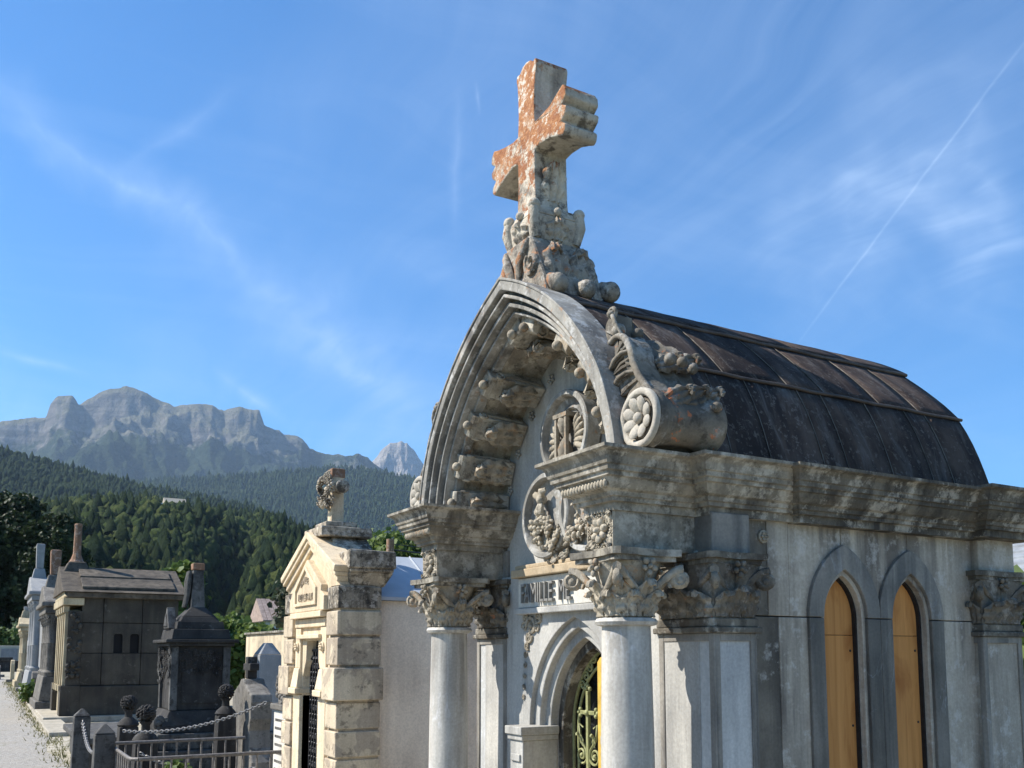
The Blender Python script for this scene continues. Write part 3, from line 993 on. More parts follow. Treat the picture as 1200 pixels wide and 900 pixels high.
RF = 860.0


def n_foot(b, r, u, zr):
    a = b * RF
    gully = math.exp(-((b - R(13.6) - (r - 600) * 0.00012) / R(1.3)) ** 2) * 26.0
    return (frc(a / 120.0, r / 130.0, 4, 9.0) * 13.0 - gully * (1 - u) * 1.6) * min(1, u * 4) * min(1.0, (1 - u) * 3 + 0.1)


px_foot = [(-300, 610), (-60, 604), (0, 602), (80, 597), (130, 595), (170, 593), (205, 600), (240, 607), (280, 611), (320, 613), (345, 624), (380, 638), (430, 644), (470, 648), (520, 650), (700, 665), (1300, 650)]
z_foot, _ = layer_fn(px_foot, RF, 230, 1.0, n_foot, 0.2)
terrain('wooded_foothill', z_foot, BS, list(np.linspace(230, RF, 50)) + [RF + 40, RF + 160], slope_wood)


# ---------------- woods: one canopy object on each hill, thousands of crowns that read as one mass
def crown_templates():
    out = []
    for k in range(7):                        # broadleaf crowns: lumpy domes (the last three finer, for the nearer trees)
        rg = random.Random(40 + k)
        bm = bmesh.new()
        bmesh.ops.create_icosphere(bm, subdivisions=2 if k > 3 else 1, radius=1.0)
        vs = []
        for v in bm.verts:
            n = mnoise.noise(v.co * 1.9 + Vector((k * 7.3, 0, 0))) * 0.5 + mnoise.noise(v.co * 4.3 + Vector((0, k * 3.1, 0))) * 0.4
            p = v.co * (1 + n + (rg.uniform(-0.16, 0.16) if k > 3 else rg.uniform(-0.08, 0.08)))
            vs.append((p.x * 0.52, p.y * 0.52, 0.55 + p.z * 0.48))
        fs = [tuple(v.index for v in f.verts) for f in bm.faces if f.calc_center_median().z > -0.75]
        bm.free()
        out.append((np.array(vs), np.array(fs), False))
    for k in range(4):                        # conifers: three ragged skirts
        rg = random.Random(80 + k)
        vs, fs = [], []
        for (z0_, r0, z1_) in ((0.06, 0.27, 0.5), (0.3, 0.215, 0.78), (0.56, 0.15, 1.04)):
            o = len(vs)
            n = 9
            for i in range(n):
                a = 2 * math.pi * i / n + rg.random() * 0.4
                rr_ = r0 * (0.72 + 0.5 * rg.random())
                vs.append((rr_ * math.cos(a), rr_ * math.sin(a), z0_ + rg.uniform(-0.05, 0.05)))
            vs.append((0, 0, z1_))
            for i in range(n):
                fs.append((o + i, o + (i + 1) % n, o + n))
        out.append((np.array(vs), np.array(fs), True))
    return out


TEMPL = crown_templates()


def wood(name, label, zfn, b0, b1, r0, r1, count, h0, h1, conifer, mat, seed, only=None):
    rg = np.random.default_rng(seed)
    bb = rg.uniform(R(b0), R(b1), count)
    rr_ = np.sqrt(rg.uniform(r0 * r0, r1 * r1, count))
    V, F, off = [], [], 0
    for b, r in zip(bb, rr_):
        z = zfn(b, r)
        if z < 0:
            continue
        x, y = r * math.sin(b), r * math.cos(b)
        mixn = mnoise.noise(Vector((x / 130, y / 130, seed)))
        con = rg.random() < conifer + 0.45 * mixn
        h = rg.uniform(h0, h1) * (1.25 if con else 0.95) * float(np.clip(rg.normal(1.0, 0.22), 0.55, 1.6))
        if only is not None and con != only:
            rg.random(3)
            continue
        near = r < 540 and not con
        tv, tf, _c = TEMPL[7 + int(rg.integers(4)) if con else (4 + int(rg.integers(3)) if near else int(rg.integers(4)))]
        if near:
            h *= 0.8
        wdt = h * rg.uniform(0.85, 1.25) * (1.0 if con else 0.6)
        a = rg.uniform(0, 2 * math.pi)
        c, s = math.cos(a), math.sin(a)
        P = np.empty_like(tv)
        P[:, 0] = x + (tv[:, 0] * c - tv[:, 1] * s) * wdt
        P[:, 1] = y + (tv[:, 0] * s + tv[:, 1] * c) * wdt
        P[:, 2] = z - 0.12 * h + tv[:, 2] * h
        V.append(P)
        F.append(tf + off)
        off += len(tv)
    V = np.concatenate(V)
    F = np.concatenate(F)
    me = bpy.data.meshes.new(name)
    me.vertices.add(len(V))
    me.vertices.foreach_set('co', V.ravel())
    me.loops.add(len(F) * 3)
    me.loops.foreach_set('vertex_index', F.ravel().astype(np.int32))
    me.polygons.add(len(F))
    me.polygons.foreach_set('loop_start', np.arange(0, len(F) * 3, 3, dtype=np.int32))
    me.update(calc_edges=True)
    me.materials.append(mat)
    o = bpy.data.objects.new(name, me)
    COL.objects.link(o)
    return tag(o, label, 'forest', None, 'stuff')


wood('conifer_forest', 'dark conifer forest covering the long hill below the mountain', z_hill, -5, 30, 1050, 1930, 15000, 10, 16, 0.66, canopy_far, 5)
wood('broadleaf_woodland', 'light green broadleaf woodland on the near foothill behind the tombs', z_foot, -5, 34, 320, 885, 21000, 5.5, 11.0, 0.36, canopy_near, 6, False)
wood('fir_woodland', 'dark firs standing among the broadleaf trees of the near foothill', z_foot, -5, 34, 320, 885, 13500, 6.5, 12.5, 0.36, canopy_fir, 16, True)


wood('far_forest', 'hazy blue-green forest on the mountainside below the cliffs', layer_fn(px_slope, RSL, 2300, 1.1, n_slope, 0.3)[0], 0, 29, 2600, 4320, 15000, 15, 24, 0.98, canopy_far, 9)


# ---------------- crowns made of leaves for the nearer trees
def leaf_cloud(lobes, n, size, seed, flatten=0.75, shell=0.55):
    """small crossed leaf sprays spread through ellipsoidal lobes, denser towards their skin"""
    rg = np.random.default_rng(seed)
    V, F = [], []
    wts = np.array([l[3] * l[4] * l[5] for l in lobes]) ** 0.8
    pick = rg.choice(len(lobes), n, p=wts / wts.sum())
    for k in pick:
        cx_, cy_, cz, rx, ry, rz = lobes[k]
        d = rg.normal(size=3)
        d /= np.linalg.norm(d)
        rad = (shell + (1 - shell) * rg.random()) if rg.random() < 0.8 else rg.random() ** 0.5
        wob = 1 + 0.35 * mnoise.noise(Vector((d[0] * 2.4 + k, d[1] * 2.4, d[2] * 2.4)))
        p = Vector((cx_ + d[0] * rx * rad * wob, cy_ + d[1] * ry * rad * wob, cz + d[2] * rz * rad * wob))
        for q in range(2):
            nrm = Vector(rg.normal(size=3) + d * 0.9 + np.array([0, 0, 0.5])).normalized()
            M = frame3(nrm, Vector(rg.normal(size=3)))
            s = size * rg.uniform(0.6, 1.3)
            o = len(V)
            c = p + Vector(rg.normal(size=3)) * size * 0.5
            for (u, v) in ((-0.5, -0.28), (0.0, -0.5), (0.55, -0.1), (0.35, 0.42), (-0.35, 0.4)):
                w_ = c + M @ Vector((u * s, v * s * 1.1, 0.12 * s * (abs(u) - abs(v))))
                V.append(tuple(w_))
            F.append((o, o + 1, o + 2, o + 3, o + 4))
    m = MB()
    m.v, m.f = V, F
    return m


def raw_build(mb, name, mat, parent=None):
    me = bpy.data.meshes.new(name)
    org = parent_loc(parent) if parent is not None else (0, 0, 0)
    me.from_pydata([(p[0] - org[0], p[1] - org[1], p[2] - org[2]) for p in mb.v], [], mb.f)
    me.update()
    me.materials.append(mat)
    o = bpy.data.objects.new(name, me)
    COL.objects.link(o)
    if parent is not None:
        o.parent = parent
    return o


def tree(name, label, x, y, h, w_, n, size, mat, seed, group=None, cat='tree', trunk=0.22, lobes_n=16, low=0.18, narrow=0.0):
    t = thing(name, label, cat, (x, y, 0), group)
    rg = random.Random(seed)
    lobes = []
    for k in range(lobes_n):
        f = (k + 0.5) / lobes_n
        zz = h * (low + (0.93 - low) * f)
        env = math.sin(math.pi * min(1.0, 0.16 + 0.84 * (1 - f) ** (0.75 + narrow))) if f < 0.99 else 0.1
        rad = w_ * 0.5 * max(0.16, env)
        a = k * 2.4 + rg.random()
        off = rad * rg.uniform(0.25, 0.62)
        lr = rad * rg.uniform(0.42, 0.66)
        lobes.append((x + off * math.cos(a), y + off * math.sin(a), zz, lr, lr, lr * rg.uniform(0.7, 1.0)))
    tr = MB()
    pts = [(x + 0.02 * h * math.sin(i), y + 0.015 * h * math.cos(i * 1.3), h * 0.85 * i / 6) for i in range(7)]
    tr.tube(pts, [max(0.02, trunk * (1 - 0.14 * i)) for i in range(7)], 8)
    for l in lobes[::2]:
        b = Vector((x, y, max(0.1, l[2] - h * 0.14)))
        e = Vector(l[:3])
        tr.tube([b, (b + e) / 2 + Vector((0, 0, 0.02 * h)), e], [trunk * 0.35, trunk * 0.22, trunk * 0.08], 5)
    raw_build(tr, 'trunk', bark, t)
    raw_build(leaf_cloud(lobes, n, size, seed), 'crown', mat, t)
    return t


# ---------------- haze: the mountain air
hm = bpy.data.materials.new('mountain_haze')
hm.use_nodes = True
ht = NT(hm.node_tree)
ht.n.clear()
pv = ht.node('ShaderNodeVolumePrincipled', Density=3.7e-5, Anisotropy=0.2)
pv.inputs['Color'].default_value = (0.55, 0.75, 1.0, 1)
ht.node('ShaderNodeOutputMaterial', Volume=pv.outputs[0])
hb = MB().box(-15500, 15500, -15500, 15500, -3, 2790)
hz = hb.build('haze', hm)
tag(hz, 'thin blue mountain air in front of the far slopes', 'haze', None, 'stuff')


# ================================================================== the main chapel
Y0 = 4.13
ZC = 2.49                                    # top of the cornice
chapel = thing('funerary_chapel', 'grey marble family chapel with vaulted zinc roof, tall lichen-covered cross and two front columns', 'tomb chapel', (3.6, Y0, 0))

_prof = [(1.0, 0.0), (0.992, 0.08), (0.955, 0.22), (0.89, 0.38), (0.80, 0.525), (0.69, 0.66), (0.57, 0.778), (0.44, 0.882), (0.30, 0.972), (0.15, 1.052), (0.0, 1.117)]


def vault(t):
    """half profile of the vault, t from 0 (foot) to 1 (apex): distance from the axis, height over the cornice"""
    x = t * (len(_prof) - 1)
    i = min(int(x), len(_prof) - 2)
    f = x - i
    p0, p1, p2, p3 = _prof[max(i - 1, 0)], _prof[i], _prof[i + 1], _prof[min(i + 2, len(_prof) - 1)]
    def cr(a, b, c, d):
        return 0.5 * (2 * b + (c - a) * f + (2 * a - 5 * b + 4 * c - d) * f * f + (3 * b - a - 3 * c + d) * f ** 3)
    return max(0.0, cr(p0[0], p1[0], p2[0], p3[0])), cr(p0[1], p1[1], p2[1], p3[1])


def vault_pt(t, s, inset=0.0):
    k = 1 - inset / 1.05
    a, b = vault(t)
    return (Y0 + s * a * k, ZC + b * k)


# ---------------- plinth and steps (below the picture, but the place goes on)
MB().box(2.02, 5.05, Y0 - 1.22, Y0 + 1.22, 0.0, 0.16).build('step', slab_st, chapel, bevel=0.012)
MB().box(2.16, 5.0, Y0 - 1.16, Y0 + 1.16, 0.16, 0.34).build('plinth', facade_st, chapel, bevel=0.012)

# ---------------- columns
def corinthian(mb_bell, c, z0, z1, r, square=None, faces=None):
    """leafed capital between z0 and z1; returns separate meshes: bell, leaves, volutes"""
    leaves, vol = MB(), MB()
    h = z1 - z0
    cx_, cy_ = c
    if square is None:
        mb_bell.lathe([(r * 1.0, z0), (r * 1.02, z0 + 0.3 * h), (r * 1.12, z0 + 0.65 * h), (r * 1.42, z0 + h)], (cx_, cy_, 0), 20)
        for k in range(8):
            a = 2 * math.pi * (k + 0.5) / 8
            o = Vector((math.cos(a), math.sin(a), 0))
            acanthus(leaves, Vector((cx_, cy_, z0 + 0.005)) + o * r * 1.05, (0, 0, 1), o, r * 0.92, h * 0.52, 0.40)
        for k in range(8):
            a = 2 * math.pi * k / 8
            o = Vector((math.cos(a), math.sin(a), 0))
            acanthus(leaves, Vector((cx_, cy_, z0 + 0.1 * h)) + o * r * 1.07, (0, 0, 1), o, r * 0.72, h * 0.66, 0.46)
        hw, hd = r * 1.62, r * 1.62
        corner = [(1, 1), (1, -1), (-1, 1), (-1, -1)]
    else:
        hx, hy = square
        mb_bell.frustum(cx_ - hx, cx_ + hx, cy_ - hy, cy_ + hy, z0, cx_ - hx * 1.12, cx_ + hx * 1.12, cy_ - hy * 1.12, cy_ + hy * 1.12, z1)
        for ax in ((1, 0), (-1, 0), (0, 1), (0, -1)):
            o = Vector((ax[0], ax[1], 0))
            sdv = Vector((-ax[1], ax[0], 0))
            d = hx if ax[0] else hy
            wd = hy if ax[0] else hx
            for q in (-0.62, 0.0, 0.62):
                acanthus(leaves, Vector((cx_, cy_, z0 + 0.005)) + o * (d + 0.008) + sdv * wd * q, (0, 0, 1), o, wd * 0.74, h * (0.55 if q else 0.66), 0.36)
        hw, hd = hx * 1.3, hy * 1.3
        corner = [(1, 1), (1, -1), (-1, 1), (-1, -1)]
    # corner volutes: two ribbons rise from the middle of neighbouring faces and roll over at the corner
    for sx, sy in corner:
        tip = Vector((cx_ + sx * hw * 1.0, cy_ + sy * hd * 1.0, z1 - 0.30 * h))
        dg = Vector((sx, sy, 0)).normalized()
        for ax in (0, 1):
            st = Vector((cx_ + sx * hw * (0.12 if ax else 0.72), cy_ + sy * hd * (0.72 if ax else 0.12), z0 + 0.42 * h))
            m1 = Vector((cx_ + sx * hw * (0.34 if ax else 0.80), cy_ + sy * hd * (0.80 if ax else 0.34), z0 + 0.52 * h))
            m2 = Vector((cx_ + sx * hw * 0.80, cy_ + sy * hd * 0.80, z1 - 0.10 * h))
            pts = []
            for i in range(9):
                t = i / 8
                p = st * (1 - t) ** 3 + m1 * 3 * t * (1 - t) ** 2 + m2 * 3 * t * t * (1 - t) + (tip + Vector((0, 0, 0.16 * h))) * t ** 3
                pts.append(p)
            vol.tube(pts, [0.012 + 0.010 * i / 8 for i in range(9)], 6)
        sp = spiral(tip - dg * 0.012, 0.17 * h, 0.03 * h, 1.4, dg, Vector((0, 0, 1)), math.pi * 0.55, 18)
        vol.tube(sp, [0.021 - 0.008 * i / 17 for i in range(18)], 6)
        vol.ball(tip - dg * 0.012 + Vector((0, 0, -0.03 * h)), 0.022, None, 8, 6)
    # flowers in the middle of each abacus side
    for ax in ((1, 0), (-1, 0), (0, 1), (0, -1)):
        o = Vector((ax[0], ax[1], 0))
        rosette(vol, Vector((cx_, cy_, z1 - 0.10 * h)) + Vector((ax[0] * hw * 0.92, ax[1] * hd * 0.92, 0)), o, 0.042, 5, 0.018)
        vol.tube([Vector((cx_, cy_, z0 + 0.45 * h)) + Vector((ax[0] * hw * 0.75, ax[1] * hd * 0.75, 0)), Vector((cx_, cy_, z1 - 0.15 * h)) + Vector((ax[0] * hw * 0.9, ax[1] * hd * 0.9, 0))], 0.008, 6)
    return leaves, vol


def abacus(mb, c, hx, hy, z0, z1):
    """slab with hollowed sides and blunt corners in two steps"""
    for (k, a, b) in ((0.90, z0, z0 + (z1 - z0) * 0.42), (1.0, z0 + (z1 - z0) * 0.42, z1)):
        poly = []
        X, Y = hx * k, hy * k
        for (p, q) in (((-X, -Y), (X, -Y)), ((X, -Y), (X, Y)), ((X, Y), (-X, Y)), ((-X, Y), (-X, -Y))):
            for i in range(8):
                t = 0.07 + 0.86 * i / 7
                x = p[0] + (q[0] - p[0]) * t
                y = p[1] + (q[1] - p[1]) * t
                dip = 0.13 * math.sin(math.pi * (t - 0.07) / 0.86)
                poly.append((c[0] + x * (1 - dip * (abs(q[1] - p[1]) > abs(q[0] - p[0]))), c[1] + y * (1 - dip * (abs(q[0] - p[0]) > abs(q[1] - p[1])))))
        mb.prism(poly, 'z', a, b)
    return mb


def add_column(s):
    c = (2.425, Y0 + s * 0.875)
    sh = MB().lathe([(0.115, 0.62), (0.116, 0.9), (0.113, 1.3), (0.106, 1.72), (0.1045, 1.765)], (c[0], c[1], 0), 40).build('column', marble_col, chapel, auto=40)
    sub(sh)
    MB().lathe([(0.150, 0.50), (0.158, 0.525), (0.150, 0.55), (0.128, 0.565), (0.128, 0.575), (0.140, 0.59), (0.136, 0.61), (0.117, 0.621)], (c[0], c[1], 0), 40).build('column_base', marble_col, sh, auto=40)
    MB().lathe([(0.108, 1.763), (0.128, 1.768), (0.1365, 1.782), (0.128, 1.796), (0.110, 1.80)], (c[0], c[1], 0), 40).build('astragal', marble_col, sh, auto=40)
    bell = MB()
    lv, vo = corinthian(bell, c, 1.80, 2.036, 0.108)
    cp = sub(bell.build('capital', carve_st, sh, auto=50))
    lv.jitter(0.004, 26).build('capital_leaves', carve_st, sh, auto=60)
    vo.jitter(0.003, 30).build('capital_volutes', carve_st, sh, auto=60)
    abacus(MB(), c, 0.185, 0.185, 2.036, 2.086).jitter(0.003, 14).build('abacus', cornice_front, sh, auto=35)
    MB().box(2.18, 2.68, c[1] - 0.215, c[1] + 0.215, 0.34, 0.50).build('column_pedestal', marble_blue, sh, bevel=0.01)
    return sh


def framed_pilaster(name, x0, x1, y0, y1, z0, z1, mat, panel, border=0.035, proud=0.010):
    p = MB().box(x0 + proud, x1 - proud, y0 + proud, y1 - proud, z0, z1).build(name, panel, chapel)
    sub(p)
    f = MB()
    for (ax, fixed) in (('x', x0), ('x', x1 - proud), ('y', y0), ('y', y1 - proud)):
        if ax == 'x':
            f.box(fixed, fixed + proud, y0, y0 + border, z0, z1).box(fixed, fixed + proud, y1 - border, y1, z0, z1)
            f.box(fixed, fixed + proud, y0 + border, y1 - border, z1 - border, z1).box(fixed, fixed + proud, y0 + border, y1 - border, z0, z0 + border)
        else:
            f.box(x0 + proud, x0 + border, fixed, fixed + proud, z0, z1).box(x1 - border, x1 - proud, fixed, fixed + proud, z0, z1)
            f.box(x0 + border, x1 - border, fixed, fixed + proud, z1 - border, z1).box(x0 + border, x1 - border, fixed, fixed + proud, z0, z0 + border)
    f.build('pilaster_border', mat, p, bevel=0.003)
    return p


def add_pilaster(s, x0, x1, front):
    ya, yb = sorted((Y0 + s * 1.095, Y0 + s * (0.72 if front else 0.9)))
    p = framed_pilaster('pilaster', x0, x1, ya, yb, 0.34, 1.735, marble_dark if front else marble_dark, marble_blue if front else marble_pale)
    c = ((x0 + x1) / 2, (ya + yb) / 2)
    hx, hy = (x1 - x0) / 2, (yb - ya) / 2
    MB().box(x0 - 0.02, x1 + 0.02, ya - 0.02, yb + 0.02, 1.735, 1.762).box(x0 - 0.008, x1 + 0.008, ya - 0.008, yb + 0.008, 1.762, 1.80).build('neck_moulding', cornice_st, p, bevel=0.006)
    bell = MB()
    lv, vo = corinthian(bell, c, 1.80, 2.036, 0.1, square=(hx * 0.98, hy * 0.98))
    bell.build('capital', scroll_st, p, auto=50)
    lv.jitter(0.004, 26).build('capital_leaves', scroll_st, p, auto=60)
    vo.jitter(0.003, 30).build('capital_volutes', scroll_st, p, auto=60)
    abacus(MB(), c, hx * 1.32 + 0.01, hy * 1.26 + 0.01, 2.036, 2.084).jitter(0.003, 14).build('abacus', cornice_st, p, auto=35)
    MB().box(x0 + 0.012, x1 - 0.012, ya + 0.012, yb - 0.012, 2.084, 2.262).build('frieze_block', marble_dark if front else marble_pale, p, bevel=0.006)
    return p


for s in (-1, 1):
    add_column(s)
    add_pilaster(s, 2.725, 2.972, True)
    add_pilaster(s, 4.585, 4.925, False)

# ---------------- entablature over the columns
corn = [(-0.10, 0.0), (0.012, 0.0), (0.014, 0.034), (0.034, 0.036), (0.036, 0.052), (0.046, 0.056), (0.050, 0.074), (0.068, 0.082), (0.084, 0.104),
        (0.092, 0.122), (0.106, 0.126), (0.108, 0.142), (0.120, 0.146), (0.122, 0.166), (0.130, 0.170), (0.138, 0.200), (0.150, 0.217), (0.166, 0.222), (0.172, 0.226), (0.172, 0.240), (-0.10, 0.240)]


def near_far(fn, name, mat, parent=chapel, **kw):
    m = fn()
    a = m.build(name, mat, parent, **kw)
    b = m.mirrorY(Y0).build(name, mat, parent, **kw)
    return a, b


pathA = [(2.78, Y0 - 0.775), (2.30, Y0 - 0.775), (2.30, Y0 - 0.972), (2.745, Y0 - 0.972), (2.745, Y0 - 1.062), (3.30, Y0 - 1.062)]
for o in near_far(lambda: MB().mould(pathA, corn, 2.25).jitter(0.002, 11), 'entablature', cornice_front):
    sub(o)
for s in (-1, 1):
    ya, yb = sorted((Y0 + s * 0.777, Y0 + s * 0.97))
    fb = MB().box(2.302, 2.76, ya, yb, 2.086, 2.262).build('frieze_block', cornice_front, chapel, bevel=0.005)
    sub(fb)
    # carved flower panel on its front
    pm = MB()
    cy_ = (ya + yb) / 2
    rosette(pm, (2.298, cy_, 2.172), (-1, 0, 0), 0.058, 7, 0.024)
    for (dy, dz) in ((1, 1), (1, -1), (-1, 1), (-1, -1)):
        acanthus(pm, (2.303, cy_ + dy * 0.030, 2.172 + dz * 0.026), (0, dy, dz * 0.9), (-1, 0, 0), 0.05, 0.085, 0.2, 9, 11, 0.006)
        rosette(pm, (2.298, cy_ + dy * 0.078, 2.172 + dz * 0.014), (-1, 0, 0), 0.017, 5, 0.012)
        rosette(pm, (2.298, cy_ + dy * 0.018, 2.172 + dz * 0.070), (-1, 0, 0), 0.016, 5, 0.012)
    for (a0_, a1_, b0_, b1_) in ((ya, yb, 2.088, 2.095), (ya, yb, 2.249, 2.256), (ya, ya + 0.007, 2.095, 2.249), (yb - 0.007, yb, 2.095, 2.249)):
        pm.box(2.292, 2.304, a0_, a1_, b0_, b1_)
    pm.jitter(0.004, 30).build('carved_flower_panel', carve_st, fb, auto=60)
# carved bead row under the corona of each front block
for s in (-1, 1):
    bm_ = MB()
    n = 15
    ya = Y0 + s * 0.874 - 0.17
    for i in range(n):
        bm_.ball((2.30 - 0.088, ya + (i + 0.5) * 0.34 / n, 2.25 + 0.098), (0.014, 0.010, 0.020), None, 7, 5)
    bm_.build('egg_moulding', carve_st, chapel, auto=60)

# wall cornice and rear blocks
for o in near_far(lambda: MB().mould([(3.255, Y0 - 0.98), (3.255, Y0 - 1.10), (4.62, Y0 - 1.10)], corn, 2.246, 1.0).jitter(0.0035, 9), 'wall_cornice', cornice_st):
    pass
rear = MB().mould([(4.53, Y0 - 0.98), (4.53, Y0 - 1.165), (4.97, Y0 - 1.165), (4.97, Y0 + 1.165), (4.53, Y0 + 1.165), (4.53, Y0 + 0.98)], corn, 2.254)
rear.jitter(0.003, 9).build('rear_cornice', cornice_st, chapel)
MB().box(2.90, 4.9, Y0 - 1.04, Y0 + 1.04, 2.38, 2.47).build('ceiling_slab', cornice_st, chapel)

# ---------------- side walls: marble slabs round a pair of lancet windows
WY = 1.04                                    # wall face, distance from the axis
ZS = 1.815                                   # springing joint
WIN = [(3.590, 0.247), (4.072, 0.247)]       # centre, outer half width of each lancet


def wall_slabs(s):
    def slab(poly, mat, d=0.0):
        y0_, y1_ = Y0 + s * (WY + d), Y0 + s * (WY - 0.12)
        return MB().prism(poly, 'y', min(y0_, y1_), max(y0_, y1_)).build('slab', mat, wallp, bevel=0.004)
    wallp = MB().box(2.97, 4.60, *sorted((Y0 + s * (WY - 0.13), Y0 + s * (WY - 0.10))), 0.34, 0.75).build('side_wall', marble_pale, chapel)
    sub(wallp)
    g = 0.0025
    arcs = [lancet(c, hw - 0.03, ZS, 0.325, 8) for c, hw in WIN]
    # lower slabs left, right and below the windows
    xl, xr = WIN[0][0] - 0.217, WIN[1][0] + 0.217
    slab([(2.97, 0.34), (3.16, 0.34), (3.16, ZS - g), (2.97, ZS - g)], marble_stain, 0.002)
    slab([(3.16 + g, 0.34), (xl, 0.34), (xl, ZS - g), (3.16 + g, ZS - g)], marble_pale, 0.004)
    slab([(xr, 0.34), (4.60, 0.34), (4.60, ZS - g), (xr, ZS - g)], marble_pale)
    slab([(xl + g, 0.34), (xr - g, 0.34), (xr - g, 0.80), (xl + g, 0.80)], marble_pale, 0.003)
    # upper slabs, cut to the arches
    zt = 2.262
    slab([(2.97, ZS + g), (3.10, ZS + g), (3.10, zt), (2.97, zt)], marble_stain)
    slab([(3.10 + g, ZS + g), (3.235, ZS + g), (3.235, zt), (3.10 + g, zt)], marble_pale, 0.003)
    a0 = arcs[0][:9]
    slab([(3.235 + g, ZS + g), (a0[0][0], ZS + g)] + a0[1:] + [(WIN[0][0], zt), (3.235 + g, zt)], marble_pale, 0.001)
    a1 = arcs[0][8:]
    b0 = arcs[1][:9]
    slab([(WIN[0][0] + g, a1[0][1])] + a1[1:] + b0[1:] + [(WIN[1][0], zt), (WIN[0][0] + g, zt)], marble_pale, 0.004)
    b1 = arcs[1][8:]
    slab([(WIN[1][0] + g, b1[0][1])] + b1[1:] + [(4.40, ZS + g), (4.40, zt), (WIN[1][0] + g, zt)], marble_pale, 0.004)
    slab([(4.40 + g, ZS + g), (4.60, ZS + g), (4.60, zt), (4.40 + g, zt)], marble_pale, 0.001)
    # windows
    for (c, hw) in WIN:
        ya, yb = sorted((Y0 + s * (WY + 0.022), Y0 + s * (WY - 0.05)))
        out = [(p[0], max(p[1], ZS + 0.002)) for p in lancet(c, hw, ZS, 0.352)]
        inn = [(p[0], max(p[1], ZS + 0.002)) for p in lancet(c, 0.150, ZS, 0.232)]
        if c < 3.8:
            cut = lambda p, w_=0.2405: (min(p[0], c + w_), p[1])
        else:
            cut = lambda p, w_=0.2395: (max(p[0], c - w_), p[1])
        win = MB().ring([cut(p) for p in out], inn, 'y', ya, yb).build('window', marble_dark, chapel, bevel=0.004)
        sub(win)
        for (xa_, xb_) in ((c - min(hw, 0.2395 if c > 3.8 else hw), c - 0.150), (c + 0.150, c + min(hw, 0.2405 if c < 3.8 else hw))):
            MB().box(xa_, xb_, ya + 0.002, yb, 0.80, ZS - 0.002).build('jamb', jamb_marble, win, bevel=0.004)
        o2 = [(c - 0.152, 0.80)] + lancet(c, 0.152, ZS, 0.2335) + [(c + 0.152, 0.80)]
        i2 = [(c - 0.130, 0.80)] + lancet(c, 0.130, ZS, 0.206) + [(c + 0.130, 0.80)]
        yc, yd = sorted((Y0 + s * (WY + 0.002), Y0 + s * (WY - 0.06)))
        MB().ring(o2, i2, 'y', yc, yd).build('inner_jamb', marble_pale, win, bevel=0.003)
        o3 = [(c - 0.132, 0.80)] + lancet(c, 0.132, ZS, 0.2085) + [(c + 0.132, 0.80)]
        i3 = [(c - 0.121, 0.80)] + lancet(c, 0.121, ZS, 0.196) + [(c + 0.121, 0.80)]
        ye, yf = sorted((Y0 + s * (WY - 0.030), Y0 + s * (WY - 0.075)))
        MB().ring(o3, i3, 'y', ye, yf).build('window_frame', iron, win)
        yg, yh = sorted((Y0 + s * (WY - 0.052), Y0 + s * (WY - 0.064)))
        zj = 1.735
        MB().prism([(c - 0.1215, zj + 0.0015), (c - 0.1215, ZS)] + lancet(c, 0.1215, ZS, 0.197)[1:-1] + [(c + 0.1215, ZS), (c + 0.1215, zj + 0.0015)], 'y', yg + 0.001, yh).build('plywood_head', ply, win)
        bd = MB().box(c - 0.1215, c + 0.1215, yg, yh, 0.80, zj - 0.0015).build('plywood_board', ply, win)
        sw_ = MB()
        for zz in (0.95, 1.3, 1.66):
            for dx in (-0.1, 0.1):
                sw_.lathe([(0.006, 0), (0.006, 0.003), (0.002, 0.004)], (c + dx, Y0 + s * (WY - 0.052), zz), 8, frame3((0, s, 0)))
        tag(sw_.build('screw_heads', iron, win), kind='stuff')
        bd['label'] = 'orange-brown plywood board closing the window'
        MB().box(c - hw + 0.004, c + hw - 0.004, *sorted((Y0 + s * (WY + 0.045), Y0 + s * (WY - 0.11))), 0.75, 0.798).build('sill', marble_dark, win, bevel=0.006)
    # small bolt rosette
    bo = MB()
    yy = Y0 + s * (WY + 0.003)
    bo.lathe([(0.030, 0), (0.030, 0.010), (0.022, 0.012)], (3.075, yy, 2.176), 18, frame3((0, s, 0)))
    rosette(bo, (3.075, yy + s * 0.012, 2.176), (0, s, 0), 0.024, 6, 0.008)
    bo.build('bolt_rosette', carve_st, wallp, auto=50)


wall_slabs(-1)
wall_slabs(1)
MB().box(4.80, 4.90, Y0 - 1.04, Y0 + 1.04, 0.34, 2.262).build('rear_wall', marble_pale, chapel)

